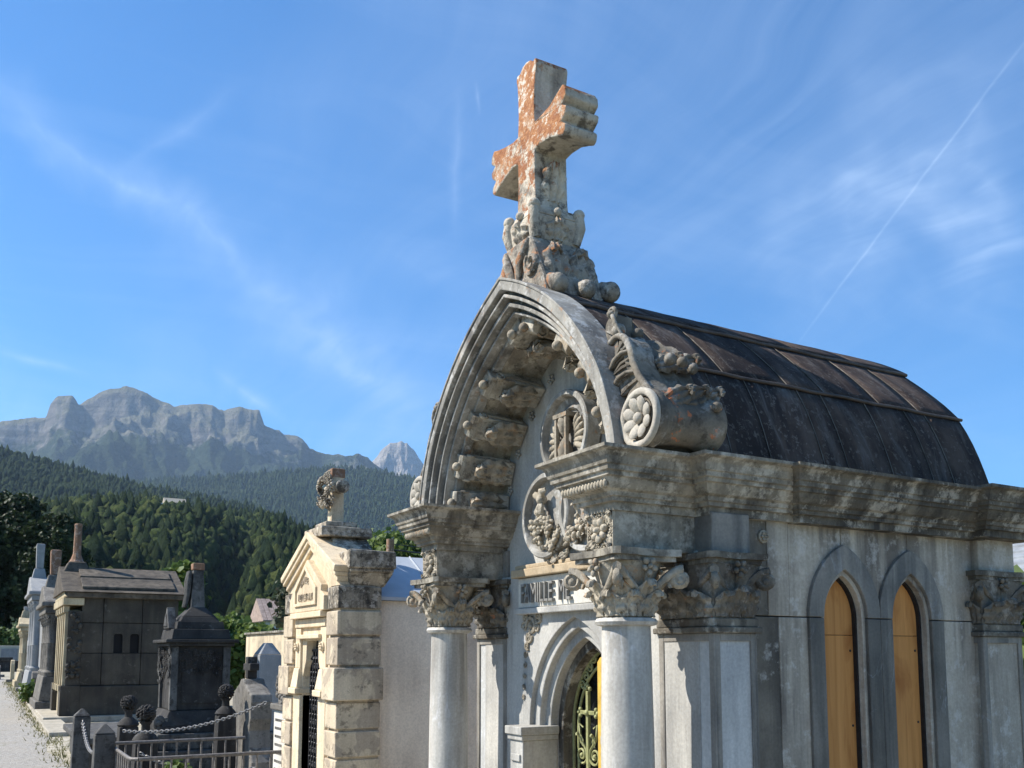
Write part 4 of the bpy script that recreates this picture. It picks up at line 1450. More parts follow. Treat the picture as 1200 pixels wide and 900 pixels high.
# ---------------- front wall with the pointed door opening
XF = 2.73
DS = 1.24                                    # door springing
door_out = lancet(Y0, 0.455, DS, 0.60, 12)
poly = [(Y0 - 0.99, 0.34), (Y0 - 0.455, 0.34)] + door_out + [(Y0 + 0.455, 0.34), (Y0 + 0.99, 0.34), (Y0 + 0.99, 2.10), (Y0 - 0.99, 2.10)]
fw = sub(MB().prism(poly, 'x', XF, XF + 0.06).build('front_wall', facade_st, chapel, bevel=0.004))
orders = [(0.455, 0.60, 0.395, 0.545, XF + 0.030, XF + 0.10, facade_st), (0.400, 0.55, 0.345, 0.49, XF + 0.072, XF + 0.16, facade_st), (0.350, 0.495, 0.300, 0.435, XF + 0.125, XF + 0.22, cornice_st)]
for (ho, ro, hi, ri, xa, xb, mt) in orders:
    MB().ring([(Y0 - ho, 0.34)] + lancet(Y0, ho, DS, ro, 14) + [(Y0 + ho, 0.34)], [(Y0 - hi, 0.34)] + lancet(Y0, hi, DS, ri, 14) + [(Y0 + hi, 0.34)], 'x', xa, xb).build('door_arch_order', mt, fw, bevel=0.006)
# imposts with stepped tops beside the door
for s in (-1, 1):
    ya, yb = sorted((Y0 + s * 0.335, Y0 + s * 0.475))
    ix = 2.615 if s > 0 else 2.70
    im = MB().box(ix, 2.84, ya, yb, 0.34, 1.17).box(ix - 0.012, 2.84, ya - 0.012, yb + 0.012, 1.17, 1.20).box(ix - 0.024, 2.84, ya - 0.022, yb + 0.022, 1.20, 1.245)
    for k in range(4):
        im.box(ix - 0.012, ix, ya + 0.02, yb - 0.02, 0.80 + k * 0.085, 0.84 + k * 0.085)
    im.build('door_impost', facade_st, fw, bevel=0.005)
# spandrel carvings
for s in (-1, 1):
    sp_ = MB()
    c0 = Vector((XF, Y0 + s * 0.42, 1.80))
    for k, (dy, dz, r) in enumerate(((0, 0, 0.055), (0.07, 0.045, 0.035), (-0.07, 0.045, 0.035), (0.03, -0.06, 0.036), (0.05, -0.11, 0.026), (0.065, -0.16, 0.020), (0.08, 0.0, 0.03), (-0.055, -0.01, 0.028), (0.078, -0.22, 0.018), (0.085, -0.28, 0.016), (0.088, -0.34, 0.016), (0.09, -0.40, 0.016))):
        p = c0 + Vector((0, s * dy, dz))
        sp_.tube(spiral(p + Vector((-0.006, 0, 0)), r, r * 0.25, 1.3, Vector((0, s, 0)), Vector((0, 0, 1)), k, 16), r * 0.24, 5)
        sp_.ball(p + Vector((-0.008, 0, 0)), r * 0.28, None, 6, 5)
    tag(sp_.build('spandrel_carving', carve_st, fw, auto=60), kind='stuff')

# inscription panel
ins = sub(MB().box(XF - 0.030, XF, Y0 - 0.53, Y0 + 0.53, 1.905, 2.075).build('inscription_panel', board_white, chapel, bevel=0.004))
MB().box(XF - 0.065, XF - 0.002, Y0 - 0.56, Y0 + 0.56, 2.078, 2.125).box(XF - 0.045, XF - 0.002, Y0 - 0.545, Y0 + 0.545, 2.125, 2.15).build('ledge', brown_led, ins, bevel=0.006)
MB().box(XF - 0.050, XF - 0.002, Y0 - 0.545, Y0 + 0.545, 1.868, 1.902).build('lower_ledge', facade_st, ins, bevel=0.005)
tx, _ = text_mb('FAMILLE  ME', 0.158, 0.022, lambda u, v, d: (XF - 0.029 - d, Y0 + 0.475 - u, 1.932 + v), 0.60, 0.0)
tag(tx.build('lettering', letter_st, ins), kind='stuff')

# door leaves: pale green iron grille on the left, ochre board on the right
XD = XF + 0.185
door = sub(MB().prism([(Y0 - 0.315, 0.34)] + lancet(Y0, 0.315, DS, 0.452, 12) + [(Y0 + 0.315, 0.34)], 'x', XD + 0.045, XD + 0.06).build('door', dark_sheet, chapel))
half = [p for p in lancet(Y0, 0.298, DS, 0.43, 14)]
lf = [p for p in half if p[0] >= Y0 - 1e-6]
fr_o = [(Y0 + 0.012, 0.36)] + [(Y0 + 0.012, half[14][1])] + lf[1:] + [(Y0 + 0.298, 0.36)]
fr = MB()
rim = [(XD + 0.012, p[0], p[1]) for p in fr_o]
fr.tube(rim, 0.011, 6)
inner = lancet(Y0, 0.25, DS, 0.36, 14)
fr.tube([(XD + 0.012, p[0], p[1]) for p in inner if p[0] >= Y0 + 0.02] + [(XD + 0.012, Y0 + 0.25, 0.4)], 0.008, 6)
fr.build('grille_frame', green_iron, door, auto=60)
gc = Y0 + 0.150                              # axis of the grille cross
gr = MB()
gx = XD + 0.008
gr.box(gx - 0.010, gx + 0.010, gc - 0.011, gc + 0.011, 0.45, 1.44)
gr.box(gx - 0.009, gx + 0.009, gc - 0.068, gc + 0.068, 1.312, 1.334)
for (dy, dz) in ((0.075, 0), (-0.075, 0), (0, 0.13)):
    ex = Vector((gx, gc + dy, 1.323 + dz))
    ov = Vector((0, math.copysign(1, dy), 0)) if dy else Vector((0, 0, 1))
    sd_ = Vector((0, 0, 1)) if dy else Vector((0, 1, 0))
    for q in (ov * 0.016, sd_ * 0.018, -sd_ * 0.018):
        gr.ball(ex + q, 0.0125, None, 8, 6)
gr.ball((gx - 0.008, gc, 1.323), 0.018, None, 8, 6)
gr.build('grille_cross', green_iron, door, bevel=0.003)
sc_ = MB()
for s in (-1, 1):
    for (zc_, r, st, tn) in ((1.09, 0.052, 0.0, 1.5), (0.90, 0.055, 0.5, 1.5), (0.70, 0.055, 0.0, 1.5), (0.52, 0.05, 0.4, 1.5)):
        cc = Vector((gx, gc + s * 0.062, zc_))
        sc_.tube(spiral(cc, r, 0.010, tn, Vector((0, s, 0)), Vector((0, 0, 1)), math.pi * (1 - st), 24), 0.0075, 6)
        sc_.ball(cc, 0.014, None, 7, 5)
    pts = [Vector((gx, gc + s * 0.012, 1.03)), Vector((gx, gc + s * 0.02, 1.12)), Vector((gx, gc + s * 0.075, 1.18)), Vector((gx, gc + s * 0.085, 1.26)), Vector((gx, gc + s * 0.05, 1.24))]
    sc_.tube(pts, [0.006, 0.008, 0.008, 0.007, 0.005], 6)
    acanthus(sc_, (gx, gc + s * 0.05, 1.14), (0, s * 0.3, 1), (-1, 0, 0), 0.03, 0.09, 0.3, 5, 7, 0.004)
for k in range(5):
    zz = 1.47 + 0.05 * k
    yy = Y0 + 0.20 - 0.035 * k
    sc_.tube(spiral((gx, yy, zz), 0.028, 0.006, 1.3, Vector((0, 1, 0)), Vector((0, 0, 1)), k, 16), 0.0065, 6)
tag(sc_.build('grille_scrolls', green_iron, door, auto=60), kind='stuff')
bz = [p for p in lancet(Y0, 0.296, DS, 0.425, 14) if p[0] <= Y0 - 0.004]
MB().prism([(Y0 + 0.006, 0.36), (Y0 + 0.006, 1.60)] + [(Y0 - 0.02, 1.625)] + [p for p in reversed(bz) if p[0] < Y0 - 0.05] + [(Y0 - 0.296, 0.36)], 'x', XD - 0.03, XD + 0.02).build('door_board', ochre_wood, door, bevel=0.003)

# ---------------- tympanum
ty = [(Y0 - 0.99, 2.10)]
ty += [vault_pt(i / 24, -1, 0.10) for i in range(0, 25)]
ty += [vault_pt(i / 24, 1, 0.10) for i in range(23, -1, -1)]
ty += [(Y0 + 0.99, 2.10)]
tym = sub(MB().prism(ty, 'x', XF + 0.03, XF + 0.10).build('tympanum', facade_st, chapel))


def dish(cy_, cz, r, xf):
    m = MB()
    prof = [(r * 1.02, 0.0), (r * 1.02, 0.080), (r * 0.99, 0.088), (r * 0.90, 0.088), (r * 0.875, 0.078), (r * 0.86, 0.045), (r * 0.6, 0.030), (0.001, 0.024)]
    return m.lathe(prof, (xf, cy_, cz), 44, frame3((-1, 0, 0)))


XT = XF + 0.03
dish(Y0 + 0.198, 2.405, 0.235, XT - 0.004).build('medallion', arch_st, tym, auto=30)
dish(Y0 - 0.198, 2.405, 0.235, XT - 0.007).build('medallion', arch_st, tym, auto=30)
dish(Y0 - 0.01, 2.825, 0.232, XT - 0.012).build('medallion', arch_st, tym, auto=30)
# winged hourglass on the upper medallion
hg = MB()
hx, hy, hz = XT - 0.075, Y0 - 0.02, 2.80
for dy in (-0.048, 0.048):
    hg.box(hx - 0.045, hx - 0.025, hy + dy - 0.009, hy + dy + 0.009, hz - 0.105, hz + 0.105)
hg.box(hx - 0.05, hx + 0.03, hy - 0.066, hy + 0.066, hz + 0.105, hz + 0.127)
hg.box(hx - 0.05, hx + 0.03, hy - 0.066, hy + 0.066, hz - 0.127, hz - 0.105)
hg.lathe([(0.036, -0.105), (0.042, -0.07), (0.03, -0.03), (0.010, 0.0), (0.03, 0.03), (0.042, 0.07), (0.036, 0.105)], (hx - 0.012, hy, hz), 14)
for s in (-1, 1):
    for k in range(6):
        a = R(38 + 17 * k)
        d = Vector((0, s * math.cos(a - R(60)), math.sin(a - R(60))))
        b0 = Vector((hx, hy + s * 0.065, hz - 0.04 + 0.013 * k))
        Mk = frame3((-1, 0, 0), d)
        hg.ball(b0 + d * 0.058, (0.066 - 0.004 * k, 0.018, 0.016), Mk, 8, 5)
hg.jitter(0.003, 25).build('winged_hourglass', carve_st, tym, auto=50)
# arc behind it
hg2 = MB().tube([(hx + 0.03, hy + 0.14 * math.cos(a), hz + 0.02 + 0.15 * math.sin(a)) for a in [R(10 + 16 * i) for i in range(11)]], 0.014, 6)
hg2.build('medallion_arc', arch_st, tym, auto=60)
# flower garland over the two lower medallions
ga = MB()
rr = random.Random(5)
for k in range(17):
    t = (k + 0.5) / 17
    a = R(198 + 144 * t)
    cy_ = Y0 + 0.29 * math.cos(a) + 0.02
    cz = 2.47 + 0.225 * math.sin(a)
    for q in range(3):
        p = Vector((XT - 0.05 - rr.random() * 0.03, cy_ + rr.uniform(-0.05, 0.05), cz + rr.uniform(-0.055, 0.055)))
        nn = Vector((-1, rr.uniform(-0.6, 0.6), rr.uniform(-0.7, 0.5)))
        if q == 0:
            rosette(ga, p + Vector((-0.015, 0, 0)), nn, rr.uniform(0.040, 0.058), rr.choice((5, 6, 7)), 0.02)
        elif q == 1:
            up_ = Vector((0, rr.uniform(-1, 1), rr.uniform(-1, 0.6)))
            acanthus(ga, p, up_, (-1, 0, 0.1), rr.uniform(0.03, 0.05), rr.uniform(0.06, 0.10), 0.4, 9, 11, 0.006)
        else:
            rosette(ga, p, nn, rr.uniform(0.020, 0.032), 5, 0.012)
for s in (-1, 1):
    bow = Vector((XT - 0.07, Y0 + s * 0.25, 2.50))
    ga.ball(bow, (0.035, 0.028, 0.028), None, 8, 6)
    for (dy, dz) in ((0.06, 0.035), (-0.05, 0.05), (0.03, -0.08), (-0.03, -0.09)):
        ga.tube([bow, bow + Vector((-0.02, dy * 0.6, dz * 0.9)), bow + Vector((-0.005, dy, dz))], [0.012, 0.022, 0.012], 6)
    for k in range(4):
        acanthus(ga, bow + Vector((0.01, rr.uniform(-0.03, 0.03), -0.06 - 0.05 * k)), (0, rr.uniform(-0.6, 0.6), -1), (-1, 0, 0), 0.05, 0.10, 0.4, 5, 7, 0.006)
ga.jitter(0.004, 30).build('flower_garland', carve_st, tym, auto=60)

# ---------------- archivolt: stepped orders
steps = [(0.000, 2.285, 2.42), (0.014, 2.279, 2.42), (0.050, 2.300, 2.43), (0.062, 2.292, 2.43), (0.094, 2.326, 2.44), (0.105, 2.318, 2.44), (0.134, 2.352, 2.45), (0.145, 2.346, 2.45), (0.176, 2.40, 2.46)]
bands = [(0.0, 0.040, 2.285), (0.040, 0.056, 2.298), (0.056, 0.088, 2.318), (0.088, 0.102, 2.331), (0.102, 0.132, 2.352), (0.132, 0.146, 2.364), (0.146, 0.180, 2.396)]
ar = sub(MB().ring([vault_pt(i / 30, -1) for i in range(31)] + [vault_pt(i / 30, 1) for i in range(29, -1, -1)],
                   [vault_pt(i / 30, -1, 0.052) for i in range(31)] + [vault_pt(i / 30, 1, 0.052) for i in range(29, -1, -1)], 'x', 2.283, 2.47).jitter(0.0015, 8).build('archivolt', arch_st, chapel, bevel=0.005))
for (d0, d1, xf, fat) in ((0.048, 0.074, 2.338, 0.0), (0.070, 0.088, 2.304, 0.0), (0.084, 0.112, 2.368, 0.0), (0.108, 0.130, 2.334, 0.0), (0.126, 0.152, 2.40, 0.0), (0.148, 0.163, 2.366, 0.0), (0.159, 0.186, 2.425, 0.0)):
    MB().ring([vault_pt(i / 30, -1, d0) for i in range(31)] + [vault_pt(i / 30, 1, d0) for i in range(29, -1, -1)],
              [vault_pt(i / 30, -1, d1) for i in range(31)] + [vault_pt(i / 30, 1, d1) for i in range(29, -1, -1)], 'x', xf, 2.475 + d0 * 0.05).jitter(0.001, 8).build('archivolt_order', arch_st, ar, bevel=0.005)
# dark lead drip edge over the arch
MB().ring([vault_pt(i / 30, -1, -0.012) for i in range(31)] + [vault_pt(i / 30, 1, -0.012) for i in range(29, -1, -1)],
          [vault_pt(i / 30, -1, 0.002) for i in range(31)] + [vault_pt(i / 30, 1, 0.002) for i in range(29, -1, -1)], 'x', 2.276, 2.45).build('drip_edge', arch_st, ar, bevel=0.003)
# soffit behind the orders
MB().ring([vault_pt(i / 30, -1, 0.10) for i in range(31)] + [vault_pt(i / 30, 1, 0.10) for i in range(29, -1, -1)],
          [vault_pt(i / 30, -1, 0.168) for i in range(31)] + [vault_pt(i / 30, 1, 0.168) for i in range(29, -1, -1)], 'x', 2.45, XT + 0.02).build('soffit', modil_st, ar)


def modillion(t, s):
    """bracket under the soffit: block with a leaf on its underside and a ball at its nose"""
    a, b = Vector((0, *vault_pt(t - 0.02, s, 0.165))), Vector((0, *vault_pt(min(1, t + 0.02), s, 0.165)))
    c = Vector((0, *vault_pt(t, s, 0.165)))
    tg = (b - a).normalized() if t < 0.98 else Vector((0, -s, 0))
    nr = Vector((0, -tg.z, tg.y))
    if nr.dot(Vector((0, Y0, 2.3)) - c) < 0:
        nr = -nr
    hwid = 0.070
    m = MB()
    def P(x, u, n_):
        q = c + tg * u + nr * n_
        return (x, q.y, q.z)
    # side profile: deep at the wall, rounded nose at the front
    prof = [(2.405, -0.01), (2.405, 0.050), (2.415, 0.068), (2.44, 0.078), (2.52, 0.084), (2.60, 0.094), (2.68, 0.104), (2.75, 0.108), (2.75, -0.01)]
    k = len(prof)
    m.add([P(x, -hwid, d) for x, d in prof] + [P(x, hwid, d) for x, d in prof],
          [tuple(range(k)), tuple(range(2 * k - 1, k - 1, -1))] + [(i, k + i, k + (i + 1) % k, (i + 1) % k) for i in range(k)])
    m.box(0, 0, 0, 0, 0, 0) if False else None
    o = sub(m.jitter(0.002, 13).build('modillion', modil_st, ar, bevel=0.005))
    lf_ = MB()
    bs = c + nr * 0.096
    acanthus(lf_, (2.735, bs.y, bs.z), (-1, 0, -0.0), nr - Vector((0, 0, 0)), 0.13, 0.30, 0.0, 13, 17, 0.03)
    for sg in (-1, 1):
        q0 = c + nr * 0.05 + tg * (sg * (hwid + 0.002))
        lf_.tube(spiral((2.47, q0.y, q0.z), 0.034, 0.008, 1.3, Vector((-1, 0, 0)), nr, 0.5, 16), 0.008, 6)
        lf_.tube([(2.50, *q0.yz), (2.60, *(q0 + nr * 0.012).yz), (2.72, *(q0 + nr * 0.03).yz)], [0.008, 0.011, 0.008], 6)
    lf_.jitter(0.002, 24).build('modillion_leaf', carve_st, o, auto=60)
    bb = c + nr * 0.055 + tg * 0.0
    MB().ball((2.39, bb.y, bb.z), 0.026, None, 12, 9).build('modillion_ball', carve_st, o, smooth=True)
    # little rosette on the tympanum between the brackets
    return o


for s in (-1, 1):
    for t in (0.085, 0.265, 0.455, 0.655):
        modillion(t, s)
modillion(0.93, 1)
modillion(0.93, -1)
for s in (-1, 1):
    for t in (0.18, 0.36, 0.56, 0.78):
        y_, z_ = vault_pt(t, s, 0.27)
        rosette(MB(), (XT - 0.004, y_, z_), (-1, 0, 0), 0.032, 5, 0.014).build('rosette', arch_st, tym, auto=60)

# ---------------- vaulted zinc roof in sheets
XR0, XR1 = 2.44, 4.93
roof = sub(MB().ring([vault_pt(i / 30, -1, 0.075) for i in range(31)] + [vault_pt(i / 30, 1, 0.075) for i in range(29, -1, -1)],
                     [vault_pt(i / 30, -1, 0.11) for i in range(31)] + [vault_pt(i / 30, 1, 0.11) for i in range(29, -1, -1)], 'x', XR0, XR1).build('roof', zinc, chapel, auto=40))
TA, TB = 0.40, 0.705                         # the two horizontal rolls


def roof_band(s, ta, tb, n, inset, bulge):
    rq = random.Random(n)
    xs = [XR0 + (XR1 + 0.01 - XR0) * (i + (rq.uniform(-0.22, 0.22) if 0 < i < n else 0)) / n for i in range(n + 1)]
    for i in range(n):
        x0, x1 = xs[i] + 0.002, xs[i + 1] - 0.002
        def fn(u, v, x0=x0, x1=x1):
            t = ta + (tb - ta) * v
            y_, z_ = vault_pt(t, s, inset - bulge * math.sin(math.pi * u) - 0.0015 * math.sin(7 * v + i))
            ya_, za_ = vault_pt(ta, s, inset)
            yb_, zb_ = vault_pt(tb, s, inset)
            fl_ = 0.45
            y_, z_ = y_ * (1 - fl_) + (ya_ + (yb_ - ya_) * v) * fl_, z_ * (1 - fl_) + (za_ + (zb_ - za_) * v) * fl_
            return Vector((x0 + (x1 - x0) * u, y_, z_ + 0.002 * mnoise.noise(Vector((x0 * 9 + u * 3, v * 5, i)))))
        MB().sheet(fn, 5, 8, 0.004).build('zinc_sheet', zinc, roof, smooth=True)
        if i:
            m = MB()
            ya_, za_ = vault_pt(ta, s, inset - 0.003)
            yb_, zb_ = vault_pt(tb, s, inset - 0.003)
            pts = []
            for j in range(9):
                q_ = vault_pt(ta + (tb - ta) * j / 8, s, inset - 0.003)
                pts.append((xs[i], q_[0] * 0.55 + (ya_ + (yb_ - ya_) * j / 8) * 0.45, q_[1] * 0.55 + (za_ + (zb_ - za_) * j / 8) * 0.45))
            m.tube(pts, 0.0024, 5)
            m.build('standing_seam', seam_m, roof, auto=60)


for s in (-1, 1):
    roof_band(s, 0.0, TA, 9, 0.022, 0.002)
    roof_band(s, TA, TB, 7, 0.012, 0.002)
    for t, rr_, ins_ in ((TA, 0.0095, 0.014), (TB, 0.011, 0.004)):
        m = MB()
        m.tube([(XR0 + 0.02 + (XR1 - XR0) * i / 20, vault_pt(t, s, ins_)[0], vault_pt(t, s, ins_)[1] + 0.003 * math.sin(i * 1.7)) for i in range(21)], rr_, 8)
        m.build('horizontal_roll', rib_m, roof, auto=60)
# ridge sheets
for i in range(5):
    x0 = XR0 + (XR1 + 0.02 - XR0) * i / 5
    x1 = XR0 + (XR1 + 0.02 - XR0) * (i + 1) / 5 - 0.003
    m = MB()
    for s in (-1, 1):
        def fn(u, v, s=s):
            y_, z_ = vault_pt(TB + (1.0 - TB) * v, s, -0.010 + 0.002 * math.sin(9 * u + i))
            return Vector((x0 + (x1 - x0) * u, y_, z_))
        m.sheet(fn, 4, 8, 0.005)
    m.build('ridge_sheet', zinc, roof, smooth=True)
# rear gable
rg = [vault_pt(i / 24, -1, 0.08) for i in range(25)] + [vault_pt(i / 24, 1, 0.08) for i in range(23, -1, -1)]
MB().prism(rg, 'x', XR1 - 0.06, XR1 - 0.02).build('rear_gable', cornice_st, chapel)

# ---------------- scroll ornaments at the feet of the arch
def scroll_ornament(s):
    yc, zc_ = Y0 + s * 1.115, 2.49 + 0.128
    x0, x1 = 2.345, 2.72
    body = MB().lathe([(0.001, -0.012), (0.085, -0.012), (0.088, 0.0), (0.122, 0.0), (0.127, 0.010), (0.127, 0.035), (0.112, 0.055), (0.100, 0.12), (0.098, 0.2), (0.104, 0.26), (0.120, 0.31), (0.126, 0.33), (0.122, 0.355), (0.001, 0.36)], (x0, yc, zc_), 30, frame3((1, 0, 0)))
    # rising plate: curve in the plane of the front, drawn back along X
    pts = [(1.205, 0.16), (1.150, 0.24), (1.085, 0.315), (1.045, 0.385), (1.025, 0.45), (0.985, 0.51), (0.930, 0.54), (0.880, 0.52)]
    def crv(t):
        x = t * (len(pts) - 1)
        i = min(int(x), len(pts) - 2)
        f = x - i
        g = [pts[max(i - 1, 0)], pts[i], pts[i + 1], pts[min(i + 2, len(pts) - 1)]]
        return [0.5 * (2 * g[1][k] + (g[2][k] - g[0][k]) * f + (2 * g[0][k] - 5 * g[1][k] + 4 * g[2][k] - g[3][k]) * f * f + (3 * g[1][k] - g[0][k] - 3 * g[2][k] + g[3][k]) * f ** 3) for k in (0, 1)]
    def plate(u, v):
        a, b = crv(v)
        x = x0 + 0.03 + (0.31 - 0.05 * v) * u
        a -= 0.028 * abs(math.sin(u * math.pi * 3.0)) * (0.35 + v)          # fluted leaf ribs
        b += 0.022 * math.sin(u * math.pi) * v
        return Vector((x, Y0 + s * a, 2.49 + b))
    body.sheet(plate, 19, 16, 0.05)
    # solid filling between the plate and the arch
    fill = [(1.19, 0.10), (1.13, 0.22), (1.06, 0.33), (1.01, 0.42), (0.97, 0.47), (0.90, 0.50), (0.84, 0.46), (0.80, 0.40), (0.86, 0.25), (0.93, 0.08), (0.97, 0.0), (1.05, 0.0)]
    body.prism([(Y0 + s * a, 2.49 + b) for a, b in fill], 'x', x0 + 0.09, x0 + 0.30)
    o = sub(body.jitter(0.004, 9).build('scroll_ornament', scroll_st, chapel, auto=45))
    fl = MB()
    rosette(fl, (x0 - 0.014, yc, zc_), (-1, 0, 0), 0.094, 8, 0.018)
    fl.lathe([(0.127, 0.0), (0.127, 0.016), (0.120, 0.022), (0.104, 0.022), (0.096, 0.014), (0.092, 0.0)], (x0 - 0.006, yc, zc_), 36, frame3((-1, 0, 0)), caps=False)
    fl.build('rosette', disc_st, o, auto=50)
    # front face: a scalloped leaf with ribs that end in tight curls
    lb = MB()
    n_l = 4
    outer_, inner_ = [], []
    for i in range(49):
        t = 0.10 + 0.90 * i / 48
        a, b = crv(t)
        a2, b2 = crv(max(0, t - 0.02))
        ta, tb_ = a - a2, b - b2
        L = math.hypot(ta, tb_) or 1
        na, nb_ = -tb_ / L, ta / L               # towards the arch
        if na > 0:
            na, nb_ = -na, -nb_
        wv = (0.055 + 0.095 * abs(math.sin(math.pi * n_l * i / 48)) ** 0.55) * (0.75 + 0.45 * math.sin(math.pi * t))
        outer_.append((Y0 + s * (a + 0.012), 2.49 + b))
        inner_.append((Y0 + s * (a + na * wv), 2.49 + b + nb_ * wv - 0.02))
    lb.ring(outer_, inner_, 'x', x0 + 0.012, x0 + 0.12)
    for k in range(n_l):
        i = int((k + 0.5) / n_l * 48)
        p0, p1 = Vector((x0 + 0.010, *outer_[max(0, i - 5)])), Vector((x0 + 0.010, *inner_[i]))
        md = p0.lerp(p1, 0.6) + Vector((-0.018, 0, 0.022))
        lb.tube([p0, p0.lerp(md, 0.5) + Vector((-0.01, 0, 0.008)), md, p1.lerp(md, 0.25), p1 + Vector((-0.006, 0, -0.014))], [0.006, 0.009, 0.011, 0.012, 0.009], 7)
        lb.tube(spiral(p1 + Vector((-0.004, s * 0.012, -0.004)), 0.027, 0.008, 1.3, Vector((0, -s, 0)), Vector((0, 0, 1)), 0.6, 14), 0.010, 6)
        lb.ball(p1 + Vector((-0.012, s * 0.008, -0.010)), 0.015 + 0.004 * (k % 2), None, 9, 7)
    for k in range(n_l * 3):
        i = int((k + 0.5) / (n_l * 3) * 48)
        p0, p1 = Vector((x0 + 0.012, *outer_[max(0, i - 4)])), Vector((x0 + 0.010, *inner_[i]))
        lb.tube([p0, p0.lerp(p1, 0.5) + Vector((-0.006, 0, 0.006)), p0.lerp(p1, 0.93)], [0.006, 0.008, 0.004], 5)
    lb.tube([(x0 + 0.012, Y0 + s * crv(i / 16)[0], 2.49 + crv(i / 16)[1]) for i in range(17)], [0.017] * 17, 8)
    lb.jitter(0.003, 26).build('acanthus_front', scroll_st, o, auto=60)
    # leaves and balls on the outer side and on top
    lv = MB()
    for k, (dx, t, wd, hg_) in enumerate(((0.08, 0.08, 0.08, 0.17), (0.17, 0.10, 0.085, 0.18), (0.26, 0.12, 0.075, 0.17), (0.13, 0.45, 0.08, 0.15), (0.23, 0.47, 0.08, 0.15))):
        a, b = crv(t)
        a2, b2 = crv(min(1, t + 0.1))
        up = Vector((0.15, s * (a2 - a), b2 - b))
        acanthus(lv, (x0 + dx, Y0 + s * (a + 0.004), 2.49 + b), up, (0, s, 0.3), wd, hg_, 0.22, 9, 13, 0.014)
    for (dx, a, b, r) in ((0.02, 0.93, 0.565, 0.032), (0.13, 0.92, 0.57, 0.029), (0.14, 1.13, 0.40, 0.027), (0.21, 1.125, 0.40, 0.024), (0.28, 1.11, 0.385, 0.025), (0.30, 1.235, 0.19, 0.024)):
        lv.ball((x0 + dx, Y0 + s * a, 2.49 + b), r, None, 12, 9)
    tag(lv.jitter(0.002, 22).build('acanthus_side', scroll_st, o, auto=60), kind='stuff')


scroll_ornament(-1)
scroll_ornament(1)

# ---------------- the cross and its foot
XC = 2.555
cr = MB()
# front outline of the cross (distance from axis, height); right half then mirrored
ro = [(0.118, 3.98), (0.100, 4.06), (0.092, 4.20), (0.094, 4.33), (0.15, 4.338), (0.25, 4.322), (0.33, 4.295), (0.375, 4.275),
      (0.398, 4.290), (0.405, 4.325), (0.366, 4.356), (0.410, 4.385), (0.416, 4.420), (0.370, 4.446), (0.414, 4.475), (0.412, 4.515), (0.385, 4.548),
      (0.33, 4.530), (0.25, 4.505), (0.15, 4.488), (0.095, 4.490), (0.090, 4.60), (0.093, 4.70), (0.102, 4.78), (0.112, 4.825), (0.104, 4.855), (0.066, 4.85), (0.040, 4.875), (0.0, 4.885)]
outline = [(Y0 + a, b) for a, b in ro] + [(Y0 - a, b) for a, b in reversed(ro[:-1])]
cr.prism([(Y0 + (p[0] - Y0) * 0.955, p[1]) for p in outline], 'x', XC - 0.112, XC + 0.095)
crs = sub(cr.jitter(0.005, 9).build('cross', cross_st, chapel, bevel=0.009))
# shallow leaf relief on the sides of the shaft
for s in (-1, 1):
    rl = MB()
    acanthus(rl, (XC, Y0 + s * 0.092, 4.06), (0, 0, 1), (0, s, 0), 0.13, 0.25, 0.04, 7, 9, 0.008)
    rl.build('shaft_leaf', cross_st, crs, auto=60)
col = MB().frustum(XC - 0.135, XC + 0.135, Y0 - 0.128, Y0 + 0.128, 3.82, XC - 0.150, XC + 0.150, Y0 - 0.142, Y0 + 0.142, 3.96)
col.frustum(XC - 0.150, XC + 0.150, Y0 - 0.142, Y0 + 0.142, 3.96, XC - 0.118, XC + 0.118, Y0 - 0.112, Y0 + 0.112, 4.02)
cl_ = sub(col.jitter(0.006, 10).build('cross_collar', cross_st, chapel, bevel=0.010))
kb = MB()
for sx in (-1, 1):
    for sy in (-1, 1):
        kb.ball((XC + sx * 0.140, Y0 + sy * 0.132, 4.0), 0.034, None, 10, 8)
        kb.tube([(XC + sx * 0.125, Y0 + sy * 0.12, 3.83), (XC + sx * 0.146, Y0 + sy * 0.138, 3.92), (XC + sx * 0.140, Y0 + sy * 0.132, 3.985)], [0.03, 0.032, 0.03], 7)
for (dx, dy) in ((1, 0), (-1, 0), (0, 1), (0, -1)):
    kb.ball((XC + dx * 0.150, Y0 + dy * 0.142, 3.985), 0.024, None, 10, 8)
    acanthus(kb, (XC + dx * 0.137, Y0 + dy * 0.129, 3.83), (dx * 0.08, dy * 0.08, 1), (dx, dy, 0), 0.12, 0.13, 0.0, 7, 9, 0.012)
kb.jitter(0.002, 20).build('collar_knobs', cross_st, cl_, auto=60)
ft = MB()
ft.prism([(Y0 - 0.30, 3.46), (Y0 - 0.27, 3.56), (Y0 - 0.22, 3.68), (Y0 - 0.16, 3.78), (Y0 - 0.125, 3.83), (Y0 + 0.125, 3.83), (Y0 + 0.16, 3.78), (Y0 + 0.22, 3.68), (Y0 + 0.27, 3.56), (Y0 + 0.30, 3.46)], 'x', XC - 0.17, XC + 0.19)
fo = sub(ft.jitter(0.007, 9).build('cross_foot', base_st, chapel, bevel=0.014))
fl = MB()
